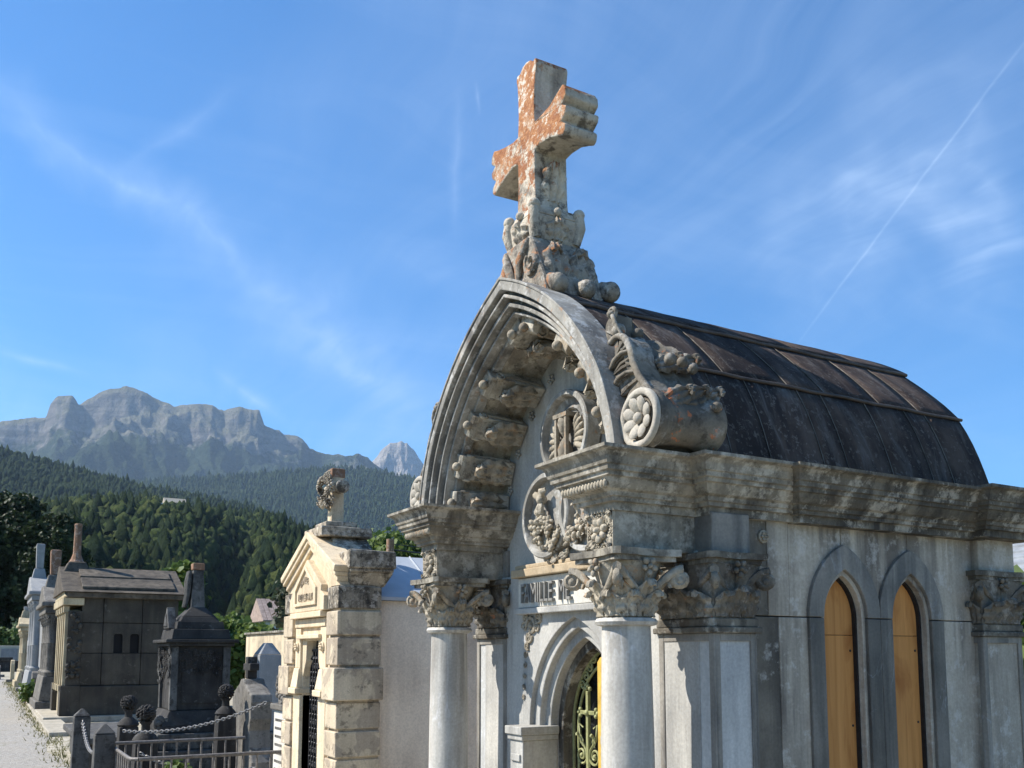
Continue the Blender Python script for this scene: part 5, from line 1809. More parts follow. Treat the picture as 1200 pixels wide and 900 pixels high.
for s in (-1, 1):
    # scroll relief on the front
    fl.tube(spiral((XC - 0.175, Y0 + s * 0.165, 3.655), 0.062, 0.012, 1.6, Vector((0, s, 0)), Vector((0, 0, 1)), 2.2, 26), 0.017, 6)
    fl.tube([(XC - 0.172, Y0 + s * 0.03, 3.60), (XC - 0.188, Y0 + s * 0.06, 3.70), (XC - 0.178, Y0 + s * 0.10, 3.77), (XC - 0.165, Y0 + s * 0.12, 3.81)], [0.02, 0.026, 0.022, 0.014], 6)
    # slabs on the flanks, with balls at their feet
    for dx in (-0.06, 0.10):
        acanthus(fl, (XC + dx, Y0 + s * 0.262, 3.56), (0, -s * 0.5, 1), (0, s, 0.4), 0.14, 0.25, 0.05, 7, 9, 0.02)
    for dx, r in ((-0.12, 0.052), (0.05, 0.050), (0.23, 0.056)):
        c0 = Vector((XC + dx, Y0 + s * (0.335 if dx < 0.2 else 0.29), 3.50 if dx < 0.2 else 3.535))
        fl.ball(c0, (r, r * 0.92, r), None, 14, 10)
        fl.tube([c0, c0 + Vector((-0.01, -s * 0.07, 0.05))], [r * 0.95, r * 0.55], 9)
fl.ball((XC + 0.215, Y0, 3.66), (0.07, 0.1, 0.08), None, 12, 8)
fl.jitter(0.002, 18).build('foot_carving', base_st, fo, auto=60)


# ================================================================== the cream tomb next door
CX_, CYC, CHW = 2.37, 7.52, 0.715
cream = thing('stone_tomb', 'cream limestone tomb with weathered gable, quoined corner, iron door and wreathed cross on top', 'tomb chapel', (3.4, CYC, 0))
yn, yf = CYC - CHW, CYC + CHW
# body: pale plaster walls behind the stone front, with a low zinc roof
body = sub(MB().box(2.70, 5.2, yn + 0.10, yf - 0.10, 0.0, 2.06).build('plaster_wall', plaster, cream))
rf = MB().prism([(yn + 0.06, 2.062), (CYC, 2.45), (yf - 0.06, 2.062), (yf - 0.06, 2.09), (CYC, 2.485), (yn + 0.06, 2.09)], 'x', 2.71, 5.25)
rfo = sub(rf.build('zinc_roof', zinc_pale, cream))
for k in range(1, 5):
    xx = 2.75 + 0.5 * k
    MB().tube([(xx, yn + 0.06, 2.094), (xx, CYC, 2.489)], 0.008, 5).build('roof_seam', zinc_pale, rfo)
# stone front: wall with a door opening between shouldered jambs
dw = 0.215
front = [(yn + 0.24, 0.0), (CYC - dw - 0.03, 0.0), (CYC - dw - 0.03, 1.38), (CYC - dw - 0.03, 1.45), (CYC - dw + 0.05, 1.58), (CYC - dw + 0.06, 1.75), (CYC + dw - 0.06, 1.75), (CYC + dw - 0.05, 1.58), (CYC + dw + 0.03, 1.45), (CYC + dw + 0.03, 1.38), (CYC + dw + 0.03, 0.0), (yf - 0.24, 0.0), (yf - 0.24, 2.06), (yn + 0.24, 2.06)]
cf = sub(MB().prism(front, 'x', CX_ + 0.02, 2.72).build('front_wall', cream_st, cream, bevel=0.006))
# quoins: alternating drafted blocks on both corners, each a stone of its own
zq = [0.0, 0.22, 0.43, 0.64, 0.855, 1.065, 1.28, 1.545, 1.775, 1.98, 2.17]
for s, (ya, yb) in ((-1, (yn, yn + 0.26)), (1, (yf - 0.26, yf))):
    for k in range(len(zq) - 1):
        g = 0.009
        bigb = (k == 6)
        e = 0.035 if bigb else (0.0 if k % 2 else 0.006)
        y0_, y1_ = (ya - e, yb) if s < 0 else (ya, yb + e)
        q = MB().box(CX_ - 0.012 - e, 2.712 + e * 0.3, y0_, y1_, zq[k] + g, zq[k + 1] - g)
        q.jitter(0.002, 6).build('quoin', quoin_st if k < 9 else cream_weather, cream, bevel=0.009)
    MB().box(CX_ + 0.012, 2.705, ya + 0.018, yb - 0.018, 0.0, 2.17).build('quoin_core', quoin_st, cream)
# jamb brackets beside the door
for s in (-1, 1):
    y0_, y1_ = sorted((CYC + s * (dw + 0.03), CYC + s * (dw + 0.21)))
    MB().box(CX_ - 0.005, CX_ + 0.10, y0_, y1_, 0.0, 1.30).build('jamb', cream_st, cf, bevel=0.008)
    MB().box(CX_ - 0.050, CX_ + 0.12, y0_ - 0.012, y1_ + 0.012, 1.305, 1.355).frustum(CX_ - 0.035, CX_ + 0.12, y0_, y1_, 1.355, CX_ - 0.01, CX_ + 0.12, y0_ + 0.02, y1_ - 0.02, 1.52).build('jamb_bracket', cream_st, cf, bevel=0.008)
    MB().box(CX_ - 0.0, CX_ + 0.10, y0_ + 0.02, y1_ - 0.02, 1.52, 1.86).build('upper_jamb', cream_st, cf, bevel=0.006)
    rb = MB()
    rb.lathe([(0.040, 0), (0.040, 0.012), (0.03, 0.018)], (CX_, (y0_ + y1_) / 2, 1.70), 16, frame3((-1, 0, 0)))
    rosette(rb, (CX_ - 0.016, (y0_ + y1_) / 2, 1.70), (-1, 0, 0), 0.034, 6, 0.012)
    rb.build('rosette', cream_st, cf, auto=50)
MB().box(CX_ - 0.03, CX_ + 0.10, CYC - 0.30, CYC + 0.30, 1.765, 1.80).box(CX_ - 0.01, CX_ + 0.10, CYC - 0.40, CYC + 0.40, 1.86, 1.93).build('lintel', cream_st, cf, bevel=0.006)
# framed inscription tablet in the gable
tab = [(CYC - 0.461, 1.985), (CYC + 0.461, 1.985), (CYC + 0.461, 2.10), (CYC + 0.384, 2.14), (CYC + 0.384, 2.19), (CYC, 2.42), (CYC - 0.384, 2.19), (CYC - 0.384, 2.14), (CYC - 0.461, 2.10)]
tb = sub(MB().prism(tab, 'x', CX_ - 0.045, CX_ + 0.05).build('gable_tablet', cream_st, cream, bevel=0.008))
fo_ = [(CYC - 0.294, 2.035), (CYC + 0.294, 2.035), (CYC + 0.294, 2.175), (CYC, 2.365), (CYC - 0.294, 2.175), (CYC - 0.294, 2.035)]
fi_ = [(CYC - 0.256, 2.06), (CYC + 0.256, 2.06), (CYC + 0.256, 2.165), (CYC, 2.335), (CYC - 0.256, 2.165), (CYC - 0.256, 2.06)]
MB().ring(fo_, fi_, 'x', CX_ - 0.062, CX_ - 0.043).build('tablet_frame', cream_st, tb, bevel=0.004)
MB().box(CX_ - 0.055, CX_ + 0.03, CYC - 0.413, CYC + 0.413, 1.935, 1.983).build('tablet_base', cream_st, tb, bevel=0.006)
m1, wd1 = text_mb('FAMILLE', 0.075, 0.010, lambda u, v, d: (CX_ - 0.044 - d, CYC + 0.125 - u, 2.19 + v + 0.034 * math.sin(math.pi * min(1, max(0, u / 0.25)))), 0.72)
m1.build('lettering', quoin_st, tb)
m2 = MB()                                    # a worn line of capitals that can no longer be read
rg = random.Random(2)
for k in range(9):
    yy = CYC + 0.185 - k * 0.042
    m2.box(CX_ - 0.054, CX_ - 0.044, yy - 0.007, yy, 2.08, 2.135)
    for q in range(2):
        zz = 2.08 + rg.choice((0.0, 0.022, 0.046))
        m2.box(CX_ - 0.053, CX_ - 0.044, yy - 0.028, yy - 0.008, zz, zz + 0.009)
    if rg.random() < 0.6:
        m2.box(CX_ - 0.054, CX_ - 0.044, yy - 0.034, yy - 0.029, 2.08, 2.135)
tag(m2.build('worn_lettering', quoin_st, tb), kind='stuff')
# gable cornice: raking mouldings and weathered end blocks
rk = MB()
for s in (-1, 1):
    P0, P1 = (CYC + s * 0.68, 2.19), (CYC, 2.50)
    dx, dz = P1[0] - P0[0], P1[1] - P0[1]
    L = math.hypot(dx, dz)
    nx, nz = -dz / L * (1 if s < 0 else -1), abs(dx) / L
    for (a, b, xo) in ((0.0, 0.05, -0.015), (0.05, 0.085, -0.04), (0.085, 0.14, -0.055)):
        q = [(P0[0] + nx * a, P0[1] + nz * a), (P1[0], P1[1] + a / nz), (P1[0], P1[1] + b / nz), (P0[0] + nx * b, P0[1] + nz * b)]
        rk.prism(q, 'x', CX_ + xo, 2.55 + xo * 0.2)
rk.jitter(0.003, 7).build('raking_cornice', cream_st, cream, bevel=0.008)
gb = [(CYC - 0.69, 2.06), (CYC + 0.69, 2.06), (CYC + 0.69, 2.19), (CYC, 2.515), (CYC - 0.69, 2.19)]
MB().prism(gb, 'x', CX_ + 0.012, 2.70).build('gable', cream_st, cream)
top = [(CYC - 0.70, 2.22), (CYC - 0.62, 2.36), (CYC - 0.35, 2.49), (CYC - 0.20, 2.60), (CYC + 0.20, 2.60), (CYC + 0.35, 2.49), (CYC + 0.62, 2.36), (CYC + 0.70, 2.22)]
tw = MB().prism(top, 'x', CX_ + 0.10, 2.78)
tw.jitter(0.007, 5).build('gable_top', cream_weather, cream, bevel=0.02)
for s in (-1, 1):
    y0_, y1_ = sorted((CYC + s * 0.52, CYC + s * 0.755))
    eb = MB().box(CX_ + 0.045, 2.80, y0_ - (0.03 if s < 0 else 0), y1_ + (0.03 if s > 0 else 0), 2.30, 2.44)
    eb.frustum(CX_ + 0.085, 2.74, y0_ + (0.06 if s < 0 else 0), y1_ - (0.06 if s > 0 else 0), 2.16, CX_ + 0.055, 2.79, y0_, y1_, 2.27).box(CX_ + 0.06, 2.785, y0_ - (0.015 if s < 0 else 0), y1_ + (0.015 if s > 0 else 0), 2.27, 2.302)
    eb.jitter(0.008, 6).build('eave_block', cream_weather, cream, bevel=0.012)
pd = MB().box(2.36, 2.80, CYC - 0.27, CYC + 0.20, 2.60, 2.68).box(2.43, 2.70, CYC - 0.17, CYC + 0.13, 2.68, 2.735)
pd.jitter(0.006, 7).build('cross_pedestal', cream_weather, cream, bevel=0.01)
# cross with a wreath hung on its front
wx, wy = 2.56, CYC - 0.02
xc = sub(MB().box(wx - 0.055, wx + 0.055, wy - 0.055, wy + 0.055, 2.735, 3.19).build('cross', cream_st, cream, bevel=0.012))
xa = MB()
for s in (-1, 1):
    xa.lathe([(0.050, 0), (0.047, 0.11), (0.056, 0.14), (0.058, 0.175), (0.038, 0.19)], (wx, wy, 3.03), 16, frame3((0, s, 0)))
xa.build('cross_arm', cream_weather, xc, auto=50)
MB().box(wx - 0.06, wx + 0.06, wy - 0.062, wy + 0.062, 3.12, 3.20).build('cross_head', rust_st, xc, bevel=0.012)
wr = MB()
rg = random.Random(21)
for k in range(64):
    a = 2 * math.pi * k / 64
    r = 0.108 + rg.uniform(-0.028, 0.028)
    p = (wx - 0.085 + rg.uniform(-0.04, 0.03), wy + r * math.cos(a) * 0.95, 3.01 + r * 1.15 * math.sin(a))
    rosette(wr, p, (-1, math.cos(a) * 0.7, math.sin(a) * 0.7), rg.uniform(0.020, 0.036), 5, 0.02)
tag(wr.jitter(0.004, 20).build('wreath', cream_weather, xc, auto=60), kind='stuff')
# iron door
cd = sub(MB().box(2.475, 2.495, CYC - dw - 0.03, CYC + dw + 0.03, 0.0, 1.76).build('door', dark_sheet, cream))
ci = MB()
for k in range(7):
    yy = CYC - dw + 0.02 + k * (2 * dw - 0.04) / 6
    ci.box(2.440, 2.455, yy - 0.008, yy + 0.008, 0.05, 1.66)
for zz in (0.05, 0.62, 0.66, 1.60, 1.66):
    ci.box(2.438, 2.457, CYC - dw, CYC + dw, zz, zz + 0.02)
for k in range(6):
    yy = CYC - dw + 0.055 + k * (2 * dw - 0.04) / 6
    for zz in np.arange(0.74, 1.56, 0.115):
        ci.tube(spiral((2.447, yy, zz), 0.026, 0.006, 1.4, Vector((0, 1, 0)), Vector((0, 0, 1)), k, 14), 0.006, 5)
        ci.ball((2.441, yy, zz + 0.055), 0.011, None, 6, 5)
tag(ci.build('iron_grille', iron, cd), kind='stuff')
MB().box(2.430, 2.460, CYC - dw - 0.01, CYC + dw + 0.01, 0.05, 0.60).build('door_panel', iron, cd, bevel=0.008)

# ================================================================== black monument
BX, BY = 2.70, 13.95
mon = thing('funerary_monument', 'black weathered stone monument with stepped top and draped column stump', 'monument', (BX, BY, 0))
def sq(mb, hw, hd, z0, z1, hw2=None, hd2=None):
    hw2, hd2 = hw if hw2 is None else hw2, hd if hd2 is None else hd2
    return mb.frustum(BX - hw, BX + hw, BY - hd, BY + hd, z0, BX - hw2, BX + hw2, BY - hd2, BY + hd2, z1)
m = MB()
sq(m, 0.80, 0.86, 0.0, 0.34)
sq(m, 0.70, 0.76, 0.342, 0.56)
m.jitter(0.004, 5).build('plinth', darkgrey_st, mon, bevel=0.02)
m = MB()
sq(m, 0.62, 0.68, 0.562, 0.66)
sq(m, 0.62, 0.68, 0.66, 0.86, 0.49, 0.55)
m.jitter(0.005, 6).build('moulded_base', black_st, mon, bevel=0.012)
m = MB()
sq(m, 0.445, 0.50, 0.862, 1.74)
md = sub(m.build('body', black_st, mon, bevel=0.01))
for sx in (-1, 1):
    for sy in (-1, 1):
        MB().box(BX + sx * 0.43 - 0.06, BX + sx * 0.43 + 0.06, BY + sy * 0.485 - 0.06, BY + sy * 0.485 + 0.06, 0.862, 1.738).build('corner_pilaster', darkgrey_st, mon, bevel=0.012)
fg = MB()
rg = random.Random(8)
for k in range(130):
    face = rg.choice('xy')
    if face == 'y':
        p = (BX + rg.uniform(-0.34, 0.34), BY - 0.50 - 0.015, 1.68 - abs(rg.gauss(0, 0.16)))
        nn = (0, -1, 0)
    else:
        p = (BX - 0.445 - 0.02, BY + rg.uniform(-0.42, 0.42), 1.68 - abs(rg.gauss(0, 0.22)))
        nn = (-1, 0, 0)
    rosette(fg, p, nn, rg.uniform(0.025, 0.05), 5, 0.025)
tag(fg.jitter(0.004, 18).build('flower_garland', black_st, mon, auto=60), kind='stuff')
gl = MB()
for k in range(60):
    gl_y = rg.choice((-0.52, 0.52))
    rosette(gl, (BX - 0.505, BY + gl_y * 0.93 + rg.uniform(-0.07, 0.07), rg.uniform(1.22, 1.72)), (-1, 0, 0), rg.uniform(0.022, 0.04), 5, 0.022)
tag(gl.build('corner_flowers', darkgrey_st, mon, auto=60), kind='stuff')
MB().box(BX - 0.30, BX + 0.30, BY - 0.512, BY - 0.49, 0.95, 1.40).build('name_panel', black_st, md, bevel=0.006)
m = MB()
sq(m, 0.54, 0.60, 1.742, 1.79)
sq(m, 0.60, 0.66, 1.79, 1.835)
m.jitter(0.004, 5).build('cornice', black_st, mon, bevel=0.012)
m = MB()
sq(m, 0.49, 0.53, 1.837, 1.98, 0.46, 0.50)
sq(m, 0.40, 0.44, 1.98, 2.09, 0.38, 0.42)
sq(m, 0.33, 0.36, 2.09, 2.16, 0.28, 0.30)
sq(m, 0.28, 0.30, 2.16, 2.30, 0.12, 0.13)
m.jitter(0.005, 6).build('stepped_top', black_st, mon, bevel=0.012)
for s in (-1,):
    gbl = MB().prism([(BY - 0.24, 1.99), (BY + 0.24, 1.99), (BY, 2.30)], 'x', BX - 0.50, BX - 0.36)
    gbl.prism([(BY - 0.15, 2.02), (BY + 0.15, 2.02), (BY, 2.21)], 'x', BX - 0.52, BX - 0.49)
    gbl.build('gablet', darkgrey_st, mon, bevel=0.012)
m = MB()
m.frustum(BX - 0.12, BX + 0.12, BY - 0.12, BY + 0.12, 2.28, BX - 0.085, BX + 0.085, BY - 0.085, BY + 0.085, 2.84)
cs = sub(m.jitter(0.006, 7).build('column_stump', darkgrey_st, mon, bevel=0.012))
dr = MB()
for k in range(4):
    a0 = BY + 0.13 - 0.06 * k
    dr.tube([(BX - 0.135, a0, 2.82), (BX - 0.16, a0 - 0.03, 2.66), (BX - 0.15, a0 + 0.02, 2.48), (BX - 0.19, a0 + 0.03, 2.30)], [0.03, 0.045, 0.04, 0.03], 6)
dr.build('draped_cloth', darkgrey_st, cs, auto=60)
MB().box(BX - 0.10, BX + 0.10, BY - 0.10, BY + 0.10, 2.842, 2.94).build('stump_cap', rust_st, cs, bevel=0.015)
mon.scale = (0.82, 0.86, 1.0)
# scrolled foot at the front corner
for s in (-1, 1):
    f = MB().tube(spiral((BX - 0.64, BY + s * 0.60, 0.72), 0.11, 0.02, 1.4, Vector((-1, 0, 0)), Vector((0, 0, 1)), 2.6, 20), 0.04, 7)
    f.ball((BX - 0.66, BY + s * 0.60, 0.70), 0.06, None, 9, 7)
    f.jitter(0.004, 14).build('scrolled_foot', darkgrey_st, mon, auto=60)

# ================================================================== dark mausoleum
MX0, MX1, MY0, MY1 = 1.83, 4.38, 24.9, 28.0
MYC = (MY0 + MY1) / 2
mau = thing('mausoleum', 'broad dark stone mausoleum with two small windows, pilastered ochre front and low pitched roof', 'mausoleum', (3.2, MYC, 0))
MB().box(MX0 - 0.45, MX1 + 0.1, MY0 - 0.35, MY1 + 0.35, 0.0, 0.14).build('step', slab_st, mau, bevel=0.02)
# side wall in courses of blocks, with two openings
sw = sub(MB().box(MX0 + 0.35, MX1 - 0.02, MY0 + 0.16, MY1 - 0.06, 0.14, 3.0).build('wall_core', dark_win, mau))
xs_ = [MX0 + 0.30, 2.62, 3.52, MX1]
zs_ = [0.14, 0.86, 1.64, 2.38, 3.02]
wins = [(2.86, 3.10), (3.24, 3.48)]
for i in range(3):
    for k in range(4):
        x0, x1, z0, z1 = xs_[i] + 0.006, xs_[i + 1] - 0.006, zs_[k] + 0.006, zs_[k + 1] - 0.006
        if i == 1 and k == 2:
            for (a, b) in ((x0, 2.86), (3.10, 3.24), (3.48, x1)):
                MB().box(a, b, MY0 + 0.004, MY0 + 0.14, z0, z1).build('wall_block', mauso_st, mau)
            for (a, b) in wins:
                MB().box(a, b, MY0 + 0.004, MY0 + 0.14, 2.14, z1).build('wall_block', mauso_st, mau)
                w_ = MB().ring([(a - 0.02, z0), (a - 0.02, 2.12), (a + 0.03, 2.16), (b - 0.03, 2.16), (b + 0.02, 2.12), (b + 0.02, z0)], [(a + 0.015, z0), (a + 0.015, 2.07), (a + 0.05, 2.115), (b - 0.05, 2.115), (b - 0.015, 2.07), (b - 0.015, z0)], 'y', MY0 - 0.01, MY0 + 0.06).build('window', mauso_st, mau)
                sub(w_)
                MB().box(a, b, MY0 + 0.10, MY0 + 0.12, z0, 2.14).build('pane', dark_win, w_)  # flat black sheet standing for the darkness inside the opening
        else:
            MB().box(x0, x1, MY0 + rr.uniform(0, 0.008), MY0 + 0.14, z0, z1).build('wall_block', mauso_st, mau, bevel=0.01)
MB().box(MX0 + 0.2, MX1 + 0.05, MY0 - 0.05, MY0 + 0.2, 0.14, 0.84).build('base_course', mauso_st, mau, bevel=0.02)
# front: corner pilasters on pedestals, entablature, gable
for (y0_, y1_) in ((MY0 - 0.02, MY0 + 0.42), (MY1 - 0.42, MY1 + 0.02)):
    MB().box(MX0 - 0.10, MX0 + 0.34, y0_ - 0.04, y1_ + 0.04, 0.142, 0.86).build('pedestal', mauso_st, mau, bevel=0.015)
    MB().box(MX0, MX0 + 0.32, y0_, y1_, 0.862, 2.66).build('corner_pilaster', mauso_st, mau, bevel=0.01)
for k in range(5):
    yy = MY0 + 0.08 + k * 0.62
    p = sub(MB().box(MX0 - 0.06, MX0 + 0.02, yy, yy + 0.16, 0.862, 2.62).build('front_pilaster', mauso_front, mau, bevel=0.012))
    MB().box(MX0 - 0.10, MX0 + 0.03, yy - 0.03, yy + 0.19, 2.62, 2.78).build('pilaster_capital', mauso_front, p, bevel=0.015)
    MB().box(MX0 - 0.10, MX0 + 0.03, yy - 0.03, yy + 0.19, 0.70, 0.86).build('pilaster_base', mauso_front, p, bevel=0.015)
MB().box(MX0 + 0.02, MX0 + 0.3, MY0 + 0.3, MY1 - 0.3, 0.142, 2.7).build('front_wall', mauso_front, mau)
MB().box(MX0 - 0.13, MX0 + 0.34, MY0 - 0.08, MY1 + 0.08, 2.80, 2.98).build('front_entablature', mauso_front, mau, bevel=0.015)
lv = MB()
rg = random.Random(4)
for k in range(40):
    lv.ball((MX0 + rg.uniform(0.02, 0.3), MY0 - 0.03, rg.uniform(0.95, 2.6)), rg.uniform(0.03, 0.07), None, 7, 5)
tag(lv.build('leaf_carving', mauso_st, mau, auto=60), kind='stuff')
MB().prism([(MY0 - 0.15, 3.0), (MY1 + 0.15, 3.0), (MYC, 3.82)], 'x', MX0 - 0.10, MX0 + 0.1).build('gable', mauso_front, mau, bevel=0.01)
MB().box(MX0 - 0.05, MX1 + 0.1, MY0 - 0.16, MY1 + 0.16, 2.985, 3.12).build('eaves_cornice', mauso_roof, mau, bevel=0.02)
ro_ = MB().prism([(MY0 - 0.24, 3.122), (MYC, 3.86), (MY1 + 0.24, 3.122)], 'x', MX0 - 0.16, MX1 + 0.16)
ro_ = sub(ro_.build('roof', mauso_roof, mau, bevel=0.01))
for k in range(2):
    a, b = (0.10 + 0.42 * k), (0.46 + 0.42 * k)
    y_a, z_a = MY0 - 0.24 + (MYC - MY0 + 0.24) * a, 3.122 + 0.738 * a
    y_b, z_b = MY0 - 0.24 + (MYC - MY0 + 0.24) * b, 3.122 + 0.738 * b
    MB().prism([(y_a, z_a + 0.01), (y_b, z_b + 0.01), (y_b, z_b + 0.07), (y_a, z_a + 0.07)], 'x', MX0 + 0.28, MX1 - 0.1).build('roof_slab', mauso_roof, ro_, bevel=0.012)
cb = sub(MB().frustum(MX0 - 0.12, MX0 + 0.62, MYC - 0.4, MYC + 0.4, 3.62, MX0 + 0.05, MX0 + 0.45, MYC - 0.25, MYC + 0.25, 3.98).build('cross_base', mauso_roof, mau, bevel=0.03))
MB().lathe([(0.19, 3.98), (0.14, 4.06), (0.095, 4.2), (0.088, 4.9), (0.10, 4.95), (0.085, 5.0)], (MX0 + 0.25, MYC, 0), 10).jitter(0.01, 4).build('cross_stump', rust_st, cb, bevel=0.01)

# ================================================================== two tombs farther along
def tall_tomb(name, label, x0, y0, y1, depth, h_col, h_top, mat, mat2, ncol, cross_h, cross_mat, base_h):
    yc_ = (y0 + y1) / 2
    t = thing(name, label, 'tomb chapel', (x0 + depth / 2, yc_, 0), 'tombs along the path')
    MB().box(x0 - 0.2, x0 + depth, y0 - 0.1, y1 + 0.1, 0.0, 0.3).frustum(x0 - 0.12, x0 + depth - 0.01, y0 - 0.05, y1 + 0.05, 0.3, x0 - 0.02, x0 + depth - 0.03, y0, y1, base_h).build('plinth', mat, t, bevel=0.03)
    MB().box(x0 + 0.35, x0 + depth - 0.04, y0 + 0.08, y1 - 0.08, base_h, h_col).build('wall', mat2, t, bevel=0.02)
    for k in range(ncol):
        yy = y0 + 0.16 + k * ((y1 - y0) - 0.32) / max(1, ncol - 1)
        c = sub(MB().lathe([(0.17, base_h), (0.18, base_h + 0.1), (0.13, base_h + 0.16), (0.125, base_h + 0.9), (0.135, base_h + 0.93), (0.12, base_h + 0.96), (0.11, h_col - 0.32), (0.12, h_col - 0.3), (0.2, h_col - 0.02)], (x0 + 0.15, yy, 0), 14).build('column', mat, t, auto=35))
        lf2 = MB()
        for q in range(6):
            a = q * math.pi / 3
            acanthus(lf2, (x0 + 0.15 + 0.12 * math.cos(a), yy + 0.12 * math.sin(a), h_col - 0.3), (0, 0, 1), (math.cos(a), math.sin(a), 0), 0.13, 0.26, 0.35, 5, 7, 0.012)
        lf2.build('capital_leaves', mat, c, auto=60)
    MB().box(x0 - 0.06, x0 + depth, y0 - 0.06, y1 + 0.06, h_col, h_col + 0.2).box(x0 - 0.16, x0 + depth + 0.06, y0 - 0.16, y1 + 0.16, h_col + 0.2, h_col + 0.33).build('entablature', mat, t, bevel=0.03)
    MB().prism([(y0 - 0.12, h_col + 0.335), (y1 + 0.12, h_col + 0.335), (yc_ + 0.2, h_top), (yc_ - 0.2, h_top)], 'x', x0 - 0.1, x0 + depth).build('roof', mat, t, bevel=0.03)
    cf_ = sub(MB().frustum(x0 - 0.05, x0 + 0.5, yc_ - 0.3, yc_ + 0.3, h_top - 0.15, x0 + 0.05, x0 + 0.4, yc_ - 0.18, yc_ + 0.18, h_top + 0.35).build('finial_base', mat, t, bevel=0.03))
    MB().frustum(x0 + 0.10, x0 + 0.36, yc_ - 0.14, yc_ + 0.14, h_top + 0.35, x0 + 0.08, x0 + 0.38, yc_ - 0.16, yc_ + 0.16, h_top + 0.35 + cross_h).build('finial', cross_mat, cf_, bevel=0.04)
    return t


tall_tomb('columned_tomb', 'grey tomb with slender paired columns and brown stump finial beside the dark mausoleum', 1.62, 29.3, 32.2, 2.4, 2.75, 3.6, grey_st, grey_st, 4, 0.75, rust_st, 1.0)
tall_tomb('gothic_tomb', 'tall pale blue-grey tomb with clustered columns and plain cross shaft', 1.62, 38.0, 41.5, 3.0, 3.55, 4.5, bluegrey_st, bluegrey_st, 3, 0.95, bluegrey_st, 1.0)
tall_tomb('ochre_tomb', 'small ochre and grey tomb, farthest of the row along the path', 1.75, 51.0, 54.0, 2.4, 2.7, 3.4, mauso_front, bluegrey_st, 3, 0.2, bluegrey_st, 0.7)

# ================================================================== stone posts, chains, urns, railing
def stone_post(label, x, y, h):
    t = thing('stone_post', label, 'post', (x, y, 0), 'stone posts beside the path')
    MB().frustum(x - 0.10, x + 0.10, y - 0.10, y + 0.10, 0.0, x - 0.088, x + 0.088, y - 0.088, y + 0.088, h - 0.09).jitter(0.006, 5).build('shaft', darkgrey_st, t, bevel=0.014)
    MB().frustum(x - 0.092, x + 0.092, y - 0.092, y + 0.092, h - 0.088, x - 0.012, x + 0.012, y - 0.012, y + 0.012, h).build('cap', darkgrey_st, t, bevel=0.01)


stone_post('grey stone post with pointed cap at the path edge, farther of the chained pair', 1.09, 12.1, 1.0)
stone_post('stone post with pointed cap close behind the railing corner, nearer of the chained pair', 1.06, 9.55, 0.99)


def chain(label, p, q, sag, link=0.055):
    p, q = Vector(p), Vector(q)
    L = (q - p).length * 1.02
    n = max(8, int(L / (link * 0.72)))
    m = MB()
    pts = [p.lerp(q, i / n) - Vector((0, 0, sag * 4 * (i / n) * (1 - i / n))) for i in range(n + 1)]
    for i in range(n):
        a, b = pts[i], pts[i + 1]
        d = (b - a).normalized()
        s1 = d.cross(Vector((0, 0, 1))).normalized()
        s2 = d.cross(s1)
        sd = s1 if i % 2 else s2
        c = (a + b) / 2
        rng = [c + d * (link * 0.52) * math.cos(k * math.pi / 4) + sd * (link * 0.27) * math.sin(k * math.pi / 4) for k in range(9)]
        m.tube(rng, link * 0.12, 5)
    o = m.build('chain', chain_m, None, auto=60)
    return tag(o, label, 'chain', 'chains round the graves')


chain('steel chain hanging between the two pointed stone posts', (1.09, 11.99, 0.86), (1.06, 9.66, 0.86), 0.24, 0.06)
chain('long pale chain sagging in front of the black monument', (1.35, 10.55, 0.84), (2.46, 9.15, 1.17), 0.10, 0.05)
chain('low chain running behind the railing bars', (1.5, 10.4, 0.62), (2.5, 9.6, 0.5), 0.12, 0.05)


def urn(label, x, y, z0, s, mat):
    t = thing('flower_urn', label, 'urn', (x, y, 0), 'carved flower urns')
    MB().frustum(x - 0.17 * s, x + 0.17 * s, y - 0.17 * s, y + 0.17 * s, 0.0, x - 0.14 * s, x + 0.14 * s, y - 0.14 * s, y + 0.14 * s, z0).jitter(0.006, 5).build('pedestal', mat, t, bevel=0.015)
    MB().lathe([(0.15 * s, z0), (0.17 * s, z0 + 0.03 * s), (0.14 * s, z0 + 0.08 * s), (0.06 * s, z0 + 0.15 * s), (0.055 * s, z0 + 0.22 * s), (0.09 * s, z0 + 0.27 * s)], (x, y, 0), 16).build('foot', mat, t, auto=40)
    fl = MB()
    rg = random.Random(int(x * 100 + y * 10))
    for k in range(26):
        d = Vector((rg.gauss(0, 1), rg.gauss(0, 1), rg.gauss(0.25, 0.8))).normalized()
        rosette(fl, Vector((x, y, z0 + 0.37 * s)) + d * 0.095 * s, d, 0.06 * s, 5, 0.03 * s)
    fl.ball((x, y, z0 + 0.36 * s), 0.095 * s, None, 9, 7)
    fl.jitter(0.004, 16).build('carved_bouquet', mat, t, auto=60)


urn('dark stone urn of carved flowers, left of the pair before the mausoleum', 1.66, 12.55, 0.74, 0.78, black_st)
urn('dark stone urn of carved flowers, right of the pair before the black monument', 1.60, 10.75, 0.70, 0.80, black_st)
urn('dark stone urn of carved flowers beside the cross-topped gravestone', 2.63, 11.6, 0.90, 0.75, black_st)

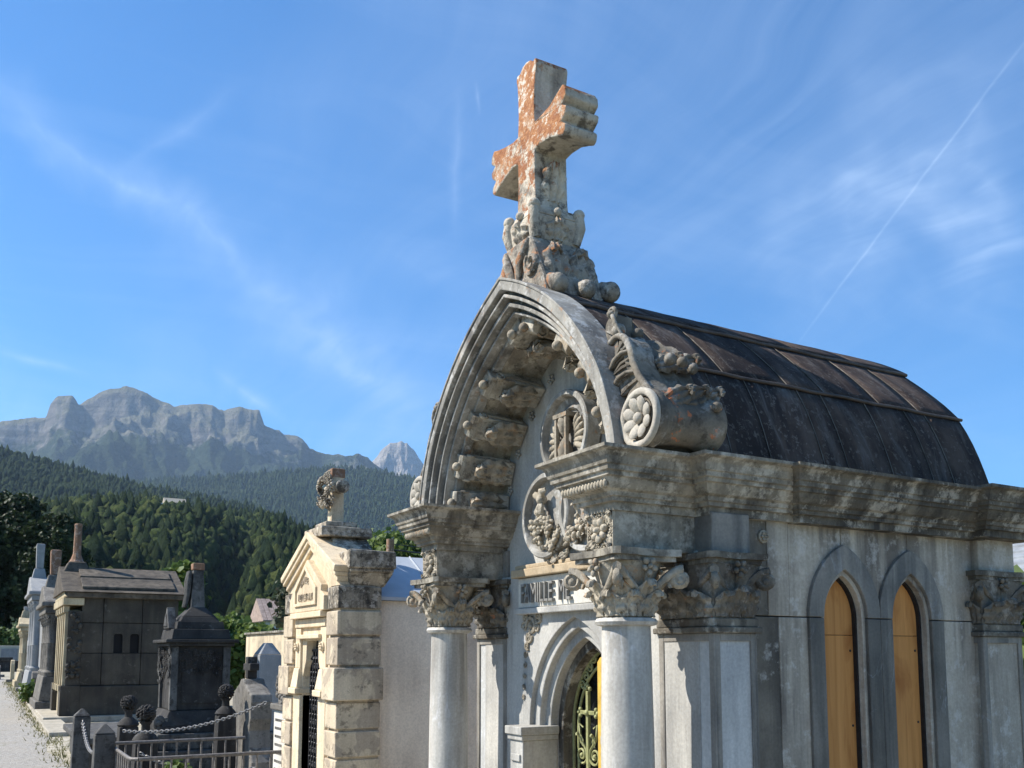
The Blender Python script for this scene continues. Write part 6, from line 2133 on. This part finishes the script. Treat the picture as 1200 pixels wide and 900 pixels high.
rail = thing('grave_railing', 'low grey metal railing round a grave in the left foreground', 'railing', (1.8, 9.3, 0))
RX0, RX1, RY0, RY1, RZ = 1.16, 2.50, 8.50, 10.1, 0.755
for (a, b) in (((RX0, RY1), (RX1, RY1)), ((RX0, RY1), (RX0, RY0 + 0.1)), ((RX0 + 0.06, RY0), (RX1, RY0))):
    for zz in (RZ, 0.14):
        MB().tube([(a[0], a[1], zz), (b[0], b[1], zz)], 0.017 if zz > 0.5 else 0.013, 7).build('rail', rail_m, rail, auto=60)
MB().tube([(RX0, RY0 + 0.1, RZ), (RX0 + 0.015, RY0 + 0.03, RZ), (RX0 + 0.06, RY0, RZ)], 0.017, 7).build('rail', rail_m, rail, auto=60)
bar = MB().tube([(0, 0, 0.05), (0, 0, RZ)], 0.010, 6)
first = None
spots = [(RX0 + 0.04 + 0.122 * k, RY1) for k in range(11)] + [(RX0 + 0.08 + 0.122 * k, RY0) for k in range(12)] + [(RX0, RY0 + 0.13 + 0.135 * k) for k in range(15)]
for (x, y) in spots:
    if x > RX1 or y > RY1 + 0.01:
        continue
    if first is None:
        first = bar.build('bar', rail_m, rail, auto=60)
        org = Vector(parent_loc(rail))
        for v in first.data.vertices:
            v.co += org
        first.location = Vector((x, y, 0)) - org
    else:
        c = first.copy()
        COL.objects.link(c)
        c.location = Vector((x, y, 0)) - org
# the grave inside the railing
gb_ = tag(MB().box(RX0 + 0.14, RX1 - 0.05, RY0 + 0.16, RY1 - 0.16, 0.0, 0.16).box(RX0 + 0.24, RX1 - 0.15, RY0 + 0.26, RY1 - 0.26, 0.16, 0.30).jitter(0.004, 4).build('grave_slab', grey_st, None, bevel=0.015), 'grey stone grave slab inside the metal railing', 'grave slab')
pl = thing('flower_pot', 'small potted plant with pale flowers on the railed grave', 'flower pot', (1.62, 9.2, 0.30))
MB().lathe([(0.07, 0.30), (0.10, 0.44), (0.11, 0.45)], (1.62, 9.2, 0), 14).build('pot', brown_led, pl, auto=40)
raw_build(leaf_cloud([(1.62, 9.2, 0.53, 0.13, 0.13, 0.11)], 160, 0.05, 3), 'plant', leaf_mid, pl)
# kerb slab before the black monument
tag(MB().box(1.40, 2.1, 14.6, 17.4, 0.0, 0.36).box(1.30, 2.2, 14.4, 17.6, 0.362, 0.46).jitter(0.004, 3).build('grave_slab', darkgrey_st, None, bevel=0.02), 'raised grey grave slab by the path before the dark mausoleum', 'grave slab')
for k in range(6):
    y0_ = 20.6 + 2.15 * k
    tag(MB().box(1.28 + 0.02 * k, 1.75 + 0.02 * k, y0_, y0_ + 2.1, 0.0, 0.09).jitter(0.006, 2).build('kerb_slab', slab_st, None, bevel=0.012), 'pale kerb slab along the path, number %s from the near end' % ('one', 'two', 'three', 'four', 'five', 'six')[k], 'kerb slab', 'kerb slabs along the path')

# ================================================================== gravestones between the monument and the cream tomb
st = thing('carved_stele', 'narrow white-fronted stele with dark carved wreath beside the cream tomb', 'gravestone', (2.55, 8.62, 0))
SX, SY0, SY1 = 2.44, 8.32, 8.80
MB().box(SX, SX + 0.30, SY0, SY1, 0.0, 1.12).build('body', board_white, st, bevel=0.012)
MB().box(SX - 0.03, SX + 0.32, SY0 - 0.03, SY1 + 0.03, 1.122, 1.18).build('ledge', grey_st, st, bevel=0.012)
hd = [(SY0 + 0.02, 1.18), (SY0 + 0.0, 1.34), (SY0 + 0.06, 1.42), (SY0 + 0.15, 1.44), (SY0 + 0.20, 1.53), (SY1 - 0.20, 1.53), (SY1 - 0.15, 1.44), (SY1 - 0.06, 1.42), (SY1, 1.34), (SY1 - 0.02, 1.18)]
hh = sub(MB().prism(hd, 'x', SX + 0.03, SX + 0.26).build('head', grey_st, st, bevel=0.014))
ww = MB()
rg = random.Random(14)
for k in range(60):
    a = rg.uniform(0, 2 * math.pi)
    ww.ball((SX + 0.02 + rg.uniform(-0.02, 0.01), (SY0 + SY1) / 2 + 0.155 * math.cos(a) + rg.uniform(-0.03, 0.03), 1.33 + 0.13 * math.sin(a) + rg.uniform(-0.03, 0.03)), rg.uniform(0.018, 0.034), None, 6, 5)
ww.build('wreath', grey_st, hh, auto=60)
ln = MB()
for k in range(8):
    zz = 1.02 - 0.075 * k
    u = SY1 - 0.06
    while u > SY0 + 0.09:
        L = rg.uniform(0.015, 0.05)
        ln.box(SX - 0.004, SX + 0.001, u - L, u, zz, zz + 0.022)
        u -= L + 0.012
tag(ln.build('engraved_lines', grey_st, st), kind='stuff')

gs = thing('cross_gravestone', 'grey scroll-sided gravestone topped by a small stone cross', 'gravestone', (2.95, 11.7, 0))
GX, GY = 2.95, 11.75
pr = [(-0.56, 0.0), (-0.56, 0.36), (-0.44, 0.52), (-0.40, 0.72), (-0.46, 0.86), (-0.47, 1.06), (-0.44, 1.15), (-0.28, 1.21), (-0.13, 1.27), (-0.07, 1.33)]
MB().prism([(GY + a, b) for a, b in pr] + [(GY - a, b) for a, b in reversed(pr)], 'x', GX - 0.10, GX + 0.16).jitter(0.005, 5).build('slab', grey_st, gs, bevel=0.02)
cx2 = MB().box(GX - 0.05, GX + 0.07, GY - 0.06, GY + 0.06, 1.331, 1.60).box(GX - 0.048, GX + 0.068, GY - 0.17, GY + 0.17, 1.43, 1.52)
cx2.jitter(0.004, 7).build('cross', black_st, gs, bevel=0.012)
MB().box(GX - 0.35, GX + 0.45, GY - 0.7, GY + 0.7, 0.0, 0.14).build('base', grey_st, gs, bevel=0.02)

ob = thing('obelisk_stele', 'slim pale blue-grey obelisk stele against the ochre wall', 'gravestone', (3.6, 13.4, 0))
OX, OY = 3.6, 13.4
MB().box(OX - 0.28, OX + 0.28, OY - 0.34, OY + 0.34, 0.0, 0.55).build('plinth', grey_st, ob, bevel=0.02)
MB().frustum(OX - 0.17, OX + 0.17, OY - 0.20, OY + 0.20, 0.552, OX - 0.155, OX + 0.155, OY - 0.185, OY + 0.185, 1.62).build('shaft', bluegrey_st, ob, bevel=0.012)
MB().frustum(OX - 0.155, OX + 0.155, OY - 0.185, OY + 0.185, 1.622, OX - 0.05, OX + 0.05, OY - 0.07, OY + 0.07, 1.79).build('tip', bluegrey_st, ob, bevel=0.012)

MB_ = MB().box(5.4, 5.7, 15.5, 22.0, 0.0, 2.06)
pw = thing('perimeter_wall', 'stained ochre cemetery wall behind the gravestones', 'wall', (5.5, 18.7, 0))
MB_.build('wall_body', wall_st, pw, bevel=0.02)
for k in range(7):
    MB().box(5.35, 5.75, 15.5 + 0.93 * k, 15.5 + 0.93 * k + 0.92, 2.062, 2.11).build('coping_stone', cornice_front, pw, bevel=0.012)

# ================================================================== end of the path: wall with plaques, hedge, dark trees, small graves
fw_ = thing('end_wall', 'pale wall with stone plaques at the far end of the path', 'wall', (-2, 97, 0))
MB().box(-30, 6.5, 96.8, 97.2, 0.0, 2.3).build('wall_body', farwall_st, fw_, bevel=0.03)
for k in range(7):
    x0 = -9.0 + 2.15 * k
    MB().box(x0, x0 + 1.35, 96.7, 96.795, 0.95, 2.0).build('plaque', bluegrey_st, fw_, bevel=0.02)
tag(MB().box(-4.0, 3.2, 92.5, 93.6, 0.0, 0.95).box(-3.6, 2.6, 92.4, 92.6, 0.95, 1.25).jitter(0.02, 1).build('family_grave', black_st, None, bevel=0.04), 'wide low black grave before the end wall', 'grave')
small = [(0.9, 66, 0.9, 0.7, rust_st, 'reddish stone headstone, low among the far graves'), (1.7, 60, 1.25, 0.8, mauso_front, 'ochre upright headstone by the path edge, far down the row'), (1.25, 73, 0.8, 0.9, grey_st, 'low grey headstone far along the path'),
         (-0.6, 80, 0.85, 1.1, rust_st, 'brown headstone near the end wall'), (2.1, 56.2, 1.2, 0.7, black_st, 'dark upright headstone before the ochre tomb'), (0.4, 86, 0.9, 1.0, bluegrey_st, 'pale grey headstone near the end wall'),
         (1.75, 45.5, 0.85, 0.7, black_st, 'small dark headstone between the two far tombs'), (1.65, 34.6, 1.05, 0.6, grey_st, 'grey headstone beside the tall blue-grey tomb')]
for (x, y, h, w_, mt, lb_) in small:
    t = thing('headstone', lb_, 'gravestone', (x, y, 0), 'small far headstones')
    MB().box(x - 0.3, x + 0.35, y - w_ * 0.62, y + w_ * 0.62, 0.0, 0.16).build('base', grey_st, t, bevel=0.02)
    pf = [(y - w_ / 2, 0.16), (y - w_ / 2, h * 0.8), (y - w_ * 0.3, h * 0.95), (y, h), (y + w_ * 0.3, h * 0.95), (y + w_ / 2, h * 0.8), (y + w_ / 2, 0.16)]
    MB().prism(pf, 'x', x - 0.1, x + 0.1).build('slab', mt, t, bevel=0.02)
gp = thing('grave_planter', 'brown flat grave with green plant by the path kerb', 'grave', (1.75, 33.4, 0))
MB().box(1.4, 2.2, 32.9, 34.2, 0.0, 0.3).jitter(0.01, 3).build('slab', brown_led, gp, bevel=0.03)
raw_build(leaf_cloud([(1.42, 33.0, 0.42, 0.26, 0.26, 0.26)], 240, 0.1, 31), 'plant', leaf_mid, gp)

hedge = thing('hedge', 'clipped green hedge showing above the end wall', 'hedge', (-4, 100, 0))
raw_build(leaf_cloud([(-26 + 2.6 * k, 100.0 + 0.4 * math.sin(k), 2.7 + 0.35 * math.sin(k * 2.1), 1.9, 1.3, 1.6) for k in range(14)], 7000, 0.3, 41), 'foliage', leaf_hedge, hedge)
MB().box(-27, 8, 99.6, 100.4, 0.0, 2.2).jitter(0.2, 0.7).build('stems', bark, hedge)

trees = [(1.6, 112, 19.5, 10, 15000, 0.36, 51, 'tall dark tree, leftmost behind the end wall'), (6.0, 108, 17.0, 7.5, 11000, 0.34, 52, 'tall dark tree behind the pale blue-grey tomb'), (9.6, 116, 11.0, 7, 6000, 0.36, 53, 'shorter dark tree between the tall pair and the mausoleum'), (-8, 118, 20, 11, 6000, 0.5, 54, 'dark tree at the left picture edge behind the end wall')]
for (x, y, h, w_, n, sz, sd_, lb_) in trees:
    tree('dark_tree', lb_, x, y, h, w_, n, sz, leaf_dark, sd_, 'dark trees behind the end wall', trunk=0.5, lobes_n=20, low=0.1, narrow=0.1)
tree('fir_tree', 'young yellow-green tree peeping over the mausoleum roof', 10.6, 60, 7.2, 3.4, 1600, 0.35, leaf_mid, 61, None, trunk=0.15)

# shrubs and trees behind the gravestones
sh = [(6.4, 25.0, 2.3, 2.0, 71, 'bright green shrub behind the cross-topped gravestone', leaf_mid, 2600), (6.2, 29.0, 2.7, 2.4, 72, 'leafy green shrub right of the black monument', leaf_mid, 2600), (8.3, 36.0, 3.0, 3.0, 73, 'taller green bush before the brown-roofed house', leaf_mid, 2600), (8.0, 26, 2.4, 2.0, 75, 'low green shrub at the end of the ochre wall', leaf_hedge, 1500)]
for (x, y, h, w_, sd_, lb_, mt, n) in sh:
    tree('shrub', lb_, x, y, h, w_, n, 0.15, mt, sd_, 'shrubs behind the graves', 'shrub', trunk=0.06, lobes_n=9, low=0.12)
tree('grey_green_tree', 'grey-green tree with loose branches beside the cream gable', 9.3, 29.5, 4.3, 2.6, 2600, 0.17, leaf_grey, 74, None, trunk=0.12, lobes_n=12, low=0.3)
tree('broad_tree', 'broad green tree showing between the cream tomb and the chapel', 28.0, 66, 10.6, 10.5, 4200, 0.38, leaf_mid, 76, None, trunk=0.3, lobes_n=14, low=0.2)
tree('broad_tree', 'round tree behind the cream tomb, right of the first', 20.5, 58, 8.0, 6.5, 2600, 0.4, leaf_dark, 77, None, trunk=0.3, lobes_n=12, low=0.2)

# house with pale brown roof beyond the wall
hs = thing('village_house', 'house with weathered pale brown roof beyond the cemetery wall', 'house', (36, 128, 0))
hx0, hx1, hy0, hy1 = 33.5, 40.5, 126, 133
hy = (hy0 + hy1) / 2
MB().box(hx0, hx1, hy0, hy1, 0.0, 6.2).build('wall', white_w, hs)
hr = sub(MB().prism([(hy0 - 0.5, 5.9), (hy, 9.0), (hy1 + 0.5, 5.9)], 'x', hx0 - 0.5, hx1 + 0.5).build('roof', tile_m, hs))
for k in range(12):
    x0 = hx0 - 0.5 + 0.667 * k
    MB().prism([(hy0 - 0.52, 5.93), (hy, 9.02), (hy, 9.14), (hy0 - 0.52, 6.05)], 'x', x0, x0 + 0.6).build('roof_sheet', tile_m, hr)
for k in range(3):
    w_ = sub(MB().box(hx0 + 1 + 2.1 * k, hx0 + 2 + 2.1 * k, hy0 - 0.05, hy0 - 0.01, 3.6, 5.0).build('window', white_w, hs))
    MB().box(hx0 + 1.1 + 2.1 * k, hx0 + 1.9 + 2.1 * k, hy0 - 0.08, hy0 - 0.055, 3.7, 4.9).build('pane', dark_win, w_)

# pale house high in the wood
bb, tt = bear(204, 598)
rh_ = 800.0
hx, hy_ = rh_ * math.sin(bb), rh_ * math.cos(bb)
hzz = z_foot(bb, rh_) + 9
hl = thing('hillside_house', 'pale roofed house standing alone high in the wood', 'house', (hx, hy_, hzz))
hzz -= 2
MB().box(hx - 8, hx + 8, hy_ - 5, hy_ + 5, hzz - 6, hzz + 5).build('wall', white_w, hl)
MB().prism([(hy_ - 6, hzz + 4.8), (hy_ - 1, hzz + 9), (hy_ + 1, hzz + 9), (hy_ + 6, hzz + 4.8)], 'x', hx - 8.5, hx + 8.5).build('roof', slab_st, hl)
MB().box(hx - 12, hx - 8.1, hy_ - 4, hy_ + 4, hzz - 6, hzz + 4).build('annexe', white_w, hl)
for k in range(4):
    MB().box(hx - 7 + 4 * k, hx - 5.4 + 4 * k, hy_ - 5.2, hy_ - 5.02, hzz + 1.2, hzz + 3.6).build('window', dark_win, hl)

# dark pole with wires beyond the cream tomb
po = thing('utility_pole', 'dark pole rising beyond the cream tomb roof', 'pole', (15.3, 32.0, 0))
pp = atX(457.5, 632, 15.3)
MB().tube([(pp.x, pp.y, 0), (pp.x, pp.y, pp.z)], 0.17, 10).build('post', rust_st, po, auto=60)
MB().tube([(pp.x, pp.y, pp.z - 0.45), (pp.x + 9, pp.y + 0.5, pp.z - 0.9)], 0.035, 5).tube([(pp.x, pp.y, pp.z - 0.2), (pp.x + 9, pp.y + 0.5, pp.z - 0.6)], 0.02, 5).build('wire', iron, po)

# slate roofed building and shrubs at the right edge, behind the chapel
rb_ = thing('slate_building', 'grey slate-roofed building glimpsed at the right edge behind the chapel', 'building', (21, 12.5, 0))
MB().box(17.5, 26, 10, 17, 0.0, 1.9).build('wall', white_w, rb_)
rr2 = sub(MB().prism([(17.0, 1.9), (21.7, 4.3), (26.5, 1.9)], 'y', 9.4, 17.6).build('roof', slate, rb_))
for k in range(14):
    f0, f1 = k / 14, (k + 1.03) / 14
    MB().add([(17.0 + 4.7 * f0, 9.4, 1.92 + 2.4 * f0 + 0.05), (17.0 + 4.7 * f0, 17.6, 1.92 + 2.4 * f0 + 0.05), (17.0 + 4.7 * f1, 17.6, 1.92 + 2.4 * f1), (17.0 + 4.7 * f1, 9.4, 1.92 + 2.4 * f1),
              (17.0 + 4.7 * f0, 9.4, 1.88 + 2.4 * f0), (17.0 + 4.7 * f0, 17.6, 1.88 + 2.4 * f0), (17.0 + 4.7 * f1, 17.6, 1.87 + 2.4 * f1), (17.0 + 4.7 * f1, 9.4, 1.87 + 2.4 * f1)],
             [(0, 1, 2, 3), (4, 7, 6, 5), (0, 4, 5, 1), (3, 2, 6, 7), (0, 3, 7, 4), (1, 5, 6, 2)]).build('slate_course', slate, rr2)
tree('shrub', 'pale-leaved shrub at the right edge behind the chapel corner', 9.0, 5.2, 2.25, 2.2, 1800, 0.16, leaf_mid, 78, 'shrubs behind the graves', 'shrub', trunk=0.06, lobes_n=9, low=0.25)
tree('dark_bush', 'dark bush low behind the chapel at the right edge', 7.0, 3.4, 1.7, 1.9, 1500, 0.12, leaf_dark, 79, None, 'shrub', trunk=0.05, lobes_n=8, low=0.1)

# tufts of dry grass along the path edge: nobody could count them
rg = np.random.default_rng(77)
gv = MB()
for k in range(2600):
    y = rg.uniform(9, 60)
    x = 1.16 + 0.0052 * (y - 16) + rg.normal(0.1, 0.16)
    h = rg.uniform(0.03, 0.10)
    a = rg.uniform(0, math.pi)
    lx, ly = rg.normal(0, 0.03, 2)
    w_ = 0.012
    gv.add([(x - w_ * math.cos(a), y - w_ * math.sin(a), 0.0), (x + w_ * math.cos(a), y + w_ * math.sin(a), 0.0), (x + lx, y + ly, h)], [(0, 1, 2)])
tag(raw_build(gv, 'grass', grass_m), 'dry grass tufts along the edge of the gravel path', 'grass', None, 'stuff')
